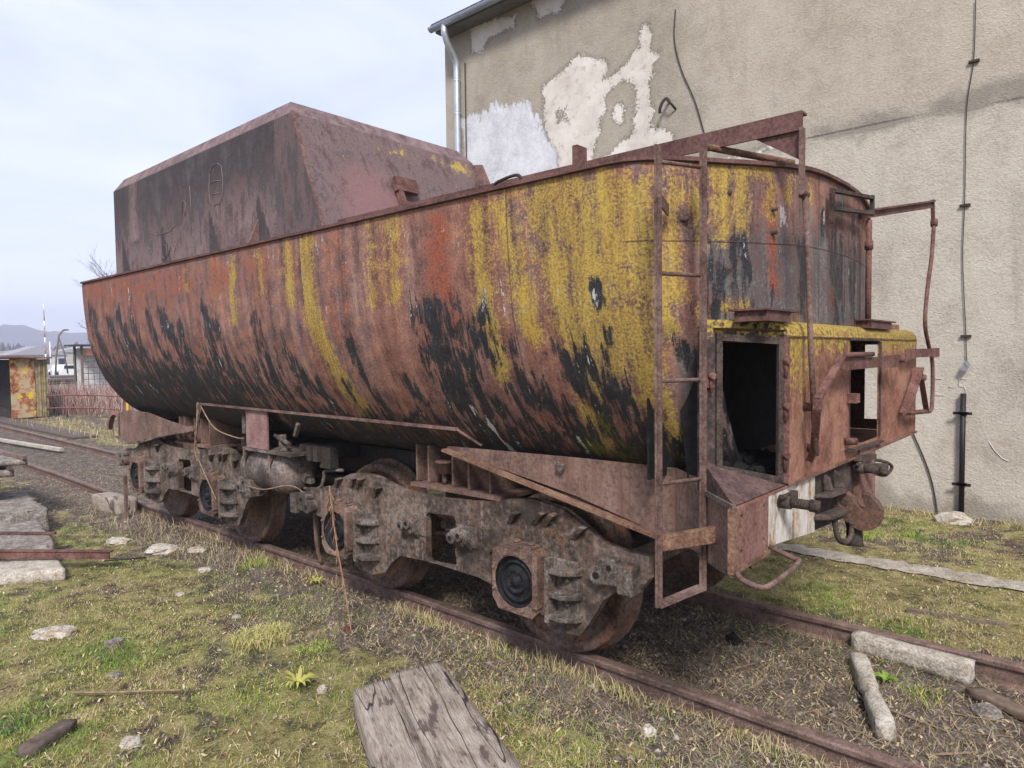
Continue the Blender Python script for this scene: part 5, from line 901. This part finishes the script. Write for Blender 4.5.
# dry tuft and leafy weeds
def tuft(cx,cy,r,n,h,tl,th,label,cat='grass tuft',lean=(.3,1.3),w_=(.003,.006),st=False):
    a=rng.random(n)*2*np.pi; q=rng.random(n)**.7*r*1.5*(.45+1.1*fbm(cx*9+np.cos(a)*1.5,cy*9+np.sin(a)*1.5,1,3)); x=cx+np.cos(a)*q; y=cy+np.sin(a)*q; P=np.c_[x,y,ground_z(x,y)]
    o=blades('grass_tuft',P,rng.uniform(h*.5,h,n),rng.uniform(w_[0],w_[1],n),rng.uniform(tl,th,n),rng.uniform(lean[0],lean[1],n)); 
    if not st: del o['kind']; tag(o,label,cat,'grass tufts')
tuft(-4.42,-1.10,.12,800,.12,.30,.68,'pale dry grass tuft left of the timber slab'); tuft(-4.0,-.92,.08,220,.04,.08,.4,'small bright green tuft right of the dry tuft')
tuft(-1.9,4.2,.09,140,.07,.1,.35,'green weed clump near the pale strip behind the hook'); tuft(-1.55,4.55,.08,120,.06,.1,.35,'green weed clump below the black pipe'); tuft(-.8,1.0,.09,130,.05,.1,.45,'green clump between the rails beside the concrete post',st=True)
tuft(-6.0,-.25,.10,160,.09,.2,.5,'weed clump between the two bogies')
for k in range(40):
    pass
P=scatter(1100,-9,1,5.35,5.69,lambda x,y:np.ones_like(x)); n=len(P); blades('wall_weeds',P,rng.uniform(.03,.13,n),rng.uniform(.003,.006,n),rng.uniform(.3,.85,n),rng.uniform(.2,1.1,n),label='strip of weeds growing along the foot of the wall')
P=scatter(1300,-7,0,-.26,-.06,lambda x,y:np.clip(fbm(x,y,2.5,91)*5-2.2,0,1)); n=len(P); blades('rail_weeds',P,rng.uniform(.03,.12,n),rng.uniform(.002,.005,n),rng.uniform(.4,.8,n),rng.uniform(.2,1.0,n),label='thin dry weeds growing against the near rail')
P=scatter(650,-10,-6,-.62,.0,lambda x,y:np.ones_like(x)); n=len(P); blades('bogie_weeds',P,rng.uniform(.05,.18,n),rng.uniform(.002,.005,n),rng.uniform(.6,.85,n),rng.uniform(.2,.8,n),label='tall dry weeds at the foot of the rear bogie')
for k,(cx,cy,rr_,n_,t0,t1,lb) in enumerate(((-3.75,-1.55,.16,900,.0,.25,'bright green clover patch left of the timber slab, nearest the camera'),(-4.75,-.62,.20,900,.05,.3,'green patch of grass close to the near rail'),(-3.0,-.35,.22,900,.1,.35,'green strip of grass right behind the timber slab'),(-2.0,-.85,.14,700,.0,.25,'dark green clump at the right edge of the timber slab'),(-7.1,-1.05,.14,500,.0,.25,'green clump at the end of the rusty angle bar'),(-5.1,-1.45,.25,700,.1,.35,'wide light green patch in the middle of the grass'))):
    tuft(cx,cy,rr_*1.3,int(n_*.75),.028,t0+.08,t1+.16,lb,w_=(.0025,.005),st=True)
# yellow-leaved rosette
def rosette(cx,cy,n,l,w_,mat,label):
    mb=MB(); z=gz(cx,cy)
    for k in range(n):
        a=2*math.pi*k/n+rnd.uniform(-.3,.3); L_=l*rnd.uniform(.6,1.1); d=Vector((math.cos(a),math.sin(a),0)); s=Vector((-d.y,d.x,0))*w_*.5; c=Vector((cx,cy,z))
        q=[c+d*L_*t+Vector((0,0,L_*(.55*math.sin(t*2.4)))) for t in(0,.35,.7,1)]; ww=[.4,1,.9,.05]
        V=[];[V.extend([q[i]-s*ww[i],q[i]+s*ww[i]]) for i in range(4)]; mb.add([tuple(v) for v in V],[(2*i,2*i+1,2*i+3,2*i+2) for i in range(3)],True)
    o=build(mb,'weed_rosette',mat,loc=(cx,cy,z),fixn=False); tag(o,label,'weed','leafy weeds')
rosette(-3.62,-1.28,15,.13,.022,'leafyellow','yellow-green long-leaved weed beside the small white stone'); rosette(-1.0,1.02,12,.10,.018,'leaf','green rosette weed between the concrete posts'); rosette(-5.05,-.25,9,.12,.02,'leafyellow','yellow weed under the left end of the front bogie')
# pebbles / rubble as one mass
def pebbles(name,P,r,tint,label):
    n=len(P); base=np.array([(1,0,0),(-1,0,0),(0,1,0),(0,-1,0),(0,0,1),(0,0,-.5),(.7,.7,.5),(-.7,.6,.4),(.5,-.8,.45),(-.6,-.6,.5)],float)
    from mathutils.geometry import delaunay_2d_cdt
    tri=[(0,6,4),(6,2,4),(2,7,4),(7,1,4),(1,9,4),(9,3,4),(3,8,4),(8,0,4),(0,5,6),(6,5,2),(2,5,7),(7,5,1),(1,5,9),(9,5,3),(3,5,8),(8,5,0)]
    k=len(base); S=base[None]*r[:,None,None]*rng.uniform(.6,1.3,(n,1,3))*rng.uniform(.8,1.2,(n,k,1)); S[:,:,2]*=.6; a=rng.random(n)*6.28; ca,sa=np.cos(a)[:,None],np.sin(a)[:,None]; X_=S[:,:,0]*ca-S[:,:,1]*sa; Y_=S[:,:,0]*sa+S[:,:,1]*ca
    co=np.stack([X_,Y_,S[:,:,2]],-1)+P[:,None,:]; F=(np.array(tri)[None]+np.arange(n)[:,None,None]*k).reshape(-1,3)
    me=bpy.data.meshes.new(name); me.vertices.add(n*k); me.vertices.foreach_set('co',co.astype(np.float32).ravel()); me.loops.add(F.size); me.loops.foreach_set('vertex_index',F.ravel().astype(np.int32)); me.polygons.add(len(F)); me.polygons.foreach_set('loop_start',np.arange(0,F.size,3,dtype=np.int32)); me.polygons.foreach_set('loop_total',np.full(len(F),3,dtype=np.int32)); me.update(); me.validate()
    fattr(me,'tint',np.repeat(tint,k)); me.materials.append(MAT['stone']); o=bpy.data.objects.new(name,me); COL.objects.link(o); return stuff(o,label,'rubble')
def dp(x,y): return free(x,y)*(.12+.9*np.exp(-((y-.7)/1.0)**2)+.5*np.exp(-((y+.4)/.4)**2)+.4*(x<-10))
P=scatter(30000,-22,1.5,-3.4,5.5,dp); n=len(P); pebbles('gravel',P,.003+.018*rng.random(n)**6+.003*rng.random(n),rng.random(n)**2.2*.8,'gravel and crumbled ballast scattered over the track bed')
P=scatter(16000,-14,1.5,-3.4,5.5,lambda x,y:free(x,y)*1.0); n=len(P); 
blades('leaf_litter',P+np.array([0,0,.004]),rng.uniform(.008,.024,n),rng.uniform(.006,.016,n),rng.uniform(.6,1.0,n),rng.uniform(1.5,2.6,n),label='brown leaf litter scattered over grass and track bed',cat='leaf litter')
# larger debris between the rails right
mb=MB(); r4=random.Random(9)
for k in range(60):
    x=r4.uniform(-2.4,.2); y=r4.uniform(.12,1.4); l=r4.uniform(.08,.3); a=r4.uniform(0,3.1); z=gz(x,y)+.008; mb.bar((x,y,z),(x+l*math.cos(a),y+l*math.sin(a),z+r4.uniform(-.004,.02)),r4.uniform(.004,.012),.004)
o=build(mb,'splinters','straw'); stuff(o,'pale wood splinters and broken stems between the rails at the right','splinters')
mb=MB(); rough_block(mb,slab([(-.62,1.16),(-.1,.90),(-.06,.96),(-.55,1.24)],-.12,-.075),.006,seed=41); place(mb,'broken_branch','twig','grey broken branch at the right edge between the rails','branch',(-.35,1.05,-.1))
mb=MB(); rough_block(mb,[(-2.0,.98,-.12),(-1.88,.92,-.12),(-1.83,.99,-.12),(-1.95,1.06,-.12),(-1.98,.97,-.07),(-1.87,.93,-.05),(-1.84,.99,-.08),(-1.95,1.05,-.06)],.012,seed=43); place(mb,'coal_lump','soot','small black lump of coal between the rails behind the ladder','coal',(-1.9,1,-.1))
mb=MB(); mb.bar((-1.15,2.30,-.085),(-.55,2.42,-.09),.045,.03); place(mb,'half_buried_bar','twig','half buried dark timber strip in the grass beyond the far rail','timber',(-1.5,2.3,-.08))
# ------------------------------------------------------------ left background
S=root('tool_shed',(-29,3.0,-.1),'low rusty sheet-metal shed with dark open side at the left edge','shed')
m=Mt('flaking_paint',.85); a=m.noise(2.4,7,.7); b=m.noise(3.1,6,.7,m.map(m.pos,loc=(4,4,4))); c=m.ramp(a,(.40,(.16,.04,.025)),(.48,(.33,.13,.06)),(.55,(.45,.33,.20)),(.62,(.40,.36,.20))); c=m.mix(m.step(b,.56,.62),c,(.62,.45,.06)); m.col(c); MAT['flaky']=m.m
mb=MB(); mb.bb(-27.0,-26.94,2.50,3.17,-.05,1.88); build(mb,'end_panel','flaky',S)
mb=MB()
for k in range(5): mb.bb(-27.0,-26.94+.03*(k%2),3.19+k*.07,3.25+k*.07,-.05,1.86)
build(mb,'corner_boards',plain('weathered_boards',(.27,.22,.12),.9,0,.5,6),S)
mb=MB(); mb.bb(-33,-27.05,3.40,3.5,-.1,1.86); mb.bb(-33,-32.9,2.5,3.4,-.1,1.86); mb.bb(-33,-27.05,2.48,2.50,-.1,.25); mb.bb(-29.9,-29.8,2.45,2.5,-.1,1.9); build(mb,'back_wall','dark',S)
mb=MB(); mb.hexa([(-33.2,2.2,1.93),(-26.7,2.2,1.93),(-26.7,3.62,1.88),(-33.2,3.62,1.88),(-33.2,2.2,1.99),(-26.7,2.2,1.99),(-26.7,3.62,1.93),(-33.2,3.62,1.93)]); build(mb,'roof','plate',S)
F_=root('pipe_railing',(-25.5,4.2,-.1),'red pipe railing with yellow posts in front of the dry brush','railing')
fp=[(-27.0,3.45),(-26.2,3.85),(-25.2,4.35),(-24.0,4.95)]
mb=MB(); 
for z in(.62,.20): mb.tube([(x,y,z+.05*math.sin(k*1.1)) for k,(x,y) in enumerate(fp)],.03,6)
build(mb,'rail_pipe','redpipe',F_)
for k in(0,1,3): mb=MB(); x,y=fp[k]; mb.tube([(x,y,-.15),(x,y,.72 if k==0 else .62)],.045 if k!=1 else .03,6); build(mb,'post','yellowpost' if k!=1 else 'redpipe',F_)
# dry red-brown brush
n=9000; x=rng.uniform(-36,-19,n); y=3.55+rng.random(n)**1.2*9+.0*x; k_=(y>3.9+(x+27)*.28); x,y=x[k_],y[k_]; n=len(x); P=np.c_[x,y,np.full(n,-.12)]
m=Mt('brush_stems',.9); m.col(m.ramp(m.attr('tint'),(0,(.13,.06,.055)),(.35,(.30,.14,.12)),(.65,(.42,.30,.26)),(1,(.58,.50,.42)))); MAT['brush']=m.m
o=blades('dry_brush',P,rng.uniform(.5,1.35,n),rng.uniform(.008,.024,n),rng.random(n),rng.uniform(.05,.6,n),mat='brush',label='thicket of bare reddish-brown stems behind the railing',cat='brush')
n=900; x=rng.uniform(-26,-14,n); y=rng.uniform(2.1,3.6,n); P=np.c_[x,y,np.full(n,-.12)]; blades('reed_strip',P,rng.uniform(.08,.28,n),rng.uniform(.006,.014,n),rng.uniform(.6,.95,n),rng.uniform(.1,.8,n),label='strip of dry weeds beside the far rail at the left',cat='weeds')
mb=MB(); mb.bb(-28,-19,1.95,2.5,-.12,-.05); place(mb,'plank_walkway','timberdark','flat dark plank walkway beyond the far rail at the left','walkway',(-23,2.2,-.1))
mb=MB(); mb.bar((-20.5,.62,-.04),(-16.6,1.05,-.04),.10,.06); place(mb,'loose_plank','conclight','pale loose plank lying between the rails in the distance','plank',(-18,.8,-.05))
mb=MB(); mb.lathe([(.42,-.06),(.50,-.06),(.50,.06),(.42,.06)],(-19.2,3.0,.0),'y',24,0,math.pi); place(mb,'scrap_hoop','redpipe','half-round reddish steel hoop lying by the brush','hoop',(-19.2,3,0))
K=root('platform_booth',(-40,9,-.1),'small booth with lattice sides and flat roof beyond the brush','booth')
mb=MB(); 
for (x,y) in((-39.5,8.3),(-39.5,9.9),(-40.6,8.3),(-40.6,9.9)): mb.bb(x-.05,x+.05,y-.05,y+.05,-.1,2.5)
for y in np.arange(8.3,9.95,.26): mb.bb(-39.5,-39.47,y-.015,y+.015,.2,2.0)
for z in np.arange(.2,2.1,.3): mb.bb(-39.5,-39.47,8.3,9.9,z-.015,z+.015)
build(mb,'frame','twig',K); mb=MB(); mb.bb(-40.9,-39.1,7.9,10.2,2.5,2.58); build(mb,'roof','roofing',K)
mb=MB(); mb.bb(-39.46,-39.42,8.45,9.1,2.02,2.36); build(mb,'sign_board',plain('orange_sign',(.60,.25,.14),.8),K)
mb=MB(); mb.bb(-40.6,-40.55,8.3,9.9,0,2.4); build(mb,'back_wall',plain('pale_panel',(.6,.6,.6),.8),K)
# mast, lamp post, poles, far buildings, tree
Mm=root('striped_mast',(-80,17.1,-.1),'tall thin red and white striped mast on the horizon','mast')
mw=plain('white_paint',(.75,.75,.75),.7); mr=plain('red_paint',(.42,.20,.18),.7)
for k in range(9): mb=MB(); mb.tube([(-80,17.15,-.1+k*.82),(-80,17.15,-.1+(k+1)*.82)],.08-.004*k,8); build(mb,'band',mr if k%2 else mw,Mm)
mb=MB(); mb.tube([(-80,17.9,-.1),(-80,18.05,2),(-80,18.35,4.2),(-80,18.75,4.75),(-80,19.0,4.78)],.09,6); mb.tube([(-80,18.3,4.1),(-80,18.75,2.6),(-80,19.0,.4)],.07,6); mb.bb(-80.2,-79.8,18.8,19.2,4.72,4.85); place(mb,'lamp_post','twig','leaning double-legged yard lamp post on the horizon','lamp post',(-80,18.4,0))
for (u,y,h) in((0,17.55,3.6),(1,19.9,3.0),(2,21.3,2.7),(3,22.6,4.5)):
    mb=MB(); mb.tube([(-80,y,-.1),(-80,y,h)],.05,6); place(mb,'signal_pole',mw,['white pole next to the striped mast','thin white pole right of the lamp post','short white pole above the parked cars','tall white pole left of the booth'][u],'pole',(-80,y,0),'white poles in the rail yard')
for k,(x,y,lb) in enumerate(((-82,19.2,'pale distant car left of its neighbour in the yard'),(-82,21.2,'dark distant car right of its neighbour in the yard'))):
    c_=root('parked_car',(x,y,-.1),lb,'car','distant cars in the yard'); mb=MB(); prof=[(-.9,.25),(.9,.25),(.9,.8),(.55,.9),(.35,1.35),(-.45,1.35),(-.7,.9),(-.9,.8)]; mb.prism([(y+a*1.0,-.1+b) for a,b in prof],[],yz,x-2,x+2); build(mb,'body',mw if k==0 else plain('dark_car',(.08,.09,.12),.4),c_,.05); mb=MB(); mb.bb(x+2.0,x+2.02,y-.5,y+.5,.85,1.18); build(mb,'windscreen','grease',c_)
    for dx in(-1.3,1.3): mb=MB(); mb.lathe([(0,-.02),(.32,-.02),(.32,.2),(0,.2)],(x+dx,y-.95,.22),'y',12); build(mb,'wheel','soot',c_)
def far_house(x,y,w_,d_,h,mat,label):
    H=root('far_building',(x,y,-.1),label,'building','low buildings across the yard'); mb=MB(); mb.bb(x-d_/2,x+d_/2,y-w_/2,y+w_/2,-.2,h); build(mb,'wall',mat,H)
    mb=MB(); mb.hexa([(x-d_/2-.3,y-w_/2-.3,h),(x+d_/2+.3,y-w_/2-.3,h),(x+d_/2+.3,y+w_/2+.3,h),(x-d_/2-.3,y+w_/2+.3,h),(x-d_/2,y-.1,h+1.6),(x+d_/2,y-.1,h+1.6),(x+d_/2,y+.1,h+1.6),(x-d_/2,y+.1,h+1.6)]); build(mb,'roof',plain('grey_roof',(.28,.27,.29),.8),H)
    for q in np.arange(y-w_/2+1,y+w_/2-.8,2.2): mb=MB(); mb.bb(x+d_/2,x+d_/2+.05,q,q+1.0,h*.35,h*.75); build(mb,'window','grease',H)
for q in((-150,33,9,8,2.6,plain('pale_wall',(.55,.54,.53),.9),'low white building with grey roof left of the booth'),(-170,48,14,8,3.2,plain('cream_wall',(.48,.44,.38),.9),'long cream building behind the booth'),(-260,56,26,10,3.2,plain('grey_wall',(.40,.40,.41),.9),'distant grey depot under the wooded hill')): far_house(*q)
# platform edge and sleeper stacks across the yard
for k,(x,y,w_,h) in enumerate(((-60,12.6,5.0,.35),(-66,16.5,6.0,.5))):
    mb=MB(); mb.bb(x-1,x+1,y-w_/2,y+w_/2,-.12,h); 
    for z in np.arange(.05,h,.18): mb.bb(x+1.0,x+1.06,y-w_/2,y+w_/2,z,z+.06)
    place(mb,'sleeper_stack',['timberdark','concgrey'][k],['low dark stack of sleepers beyond the brush','grey stack of concrete sleepers in the middle distance'][k],'sleepers',(x,y,0))
# bare trees
def tree(name,x,y,h,label,seed,spread=.55,n0=9,z0=-.2,r=.16,twigs=3):
    Tt=root(name,(x,y,z0),label,'tree','bare trees at the left'); R=random.Random(seed); tb=MB(); cb=MB()
    def br(p,d,l,r_,dep):
        pts=[p]; 
        for k in range(4): d=(d+Vector((R.uniform(-.16,.16),R.uniform(-.16,.16),R.uniform(-.05,.12)))).normalized(); pts.append(pts[-1]+d*l/4)
        (tb if dep==0 else cb).tube([tuple(q) for q in pts],[r_*(1-.12*k) for k in range(5)],6 if dep<2 else 3,caps=False)
        if dep<4:
            for k in range(n0 if dep==0 else (5 if dep<3 else twigs)):
                t=R.uniform(.35,1) if dep else R.uniform(.3,1); i=min(3,int(t*4)); q=pts[i].lerp(pts[i+1],t*4-i); a=R.uniform(0,6.28); nd=(d+Vector((math.cos(a),math.sin(a),R.uniform(-.1,.5)))*spread*1.3).normalized(); br(q,nd,l*R.uniform(.45,.65),r_*.42,dep+1)
    br(Vector((x,y,z0)),Vector((0,0,1)),h*.62,r,0); build(tb,'trunk','twig',Tt); build(cb,'crown',plain('bare_twigs',(.15,.12,.12),.9,0,.3,2),Tt,fixn=False)
tree('bare_tree',-60,18.6,9.4,'bare branching tree rising just behind the far end of the tender',4)
tree('bare_tree',-64,17.6,6.4,'lower bare tree left of the tender\'s rear end, above the booth',8,.6,8)
# wooded strip at the foot of the hill
n=2600; a_=rng.uniform(math.radians(155),math.radians(184),n); rr_=rng.uniform(300,700,n); P=np.c_[rr_*np.cos(a_),rr_*np.sin(a_)*1.0+30,np.full(n,-.5)]
MAT['farwood']=plain('far_wood',(.12,.10,.105),.95); blades('far_wood',P,rng.uniform(5,10,n),rng.uniform(2,5,n),rng.uniform(.5,.8,n),rng.uniform(.0,.15,n),mat='farwood',label='far-off leafless wood at the foot of the hill',cat='wood')
# ------------------------------------------------------------ haze
mb=MB(); mb.bb(-1150,600,-600,1200,-5,70); hz=build(mb,'haze',None if False else 'soot'); hz.data.materials.clear(); hm=bpy.data.materials.new('haze_air'); hm.use_nodes=True; t=hm.node_tree; t.nodes.clear(); o_=t.nodes.new('ShaderNodeOutputMaterial'); pv=t.nodes.new('ShaderNodeVolumePrincipled'); pv.inputs['Color'].default_value=(.80,.86,1,1); pv.inputs['Density'].default_value=.0011; t.links.new(pv.outputs[0],o_.inputs['Volume']); hz.data.materials.append(hm); stuff(hz,'pale blue haze softening the far hill and yard','haze')
for o in bpy.data.objects:
    if '_w' in o: del o['_w']
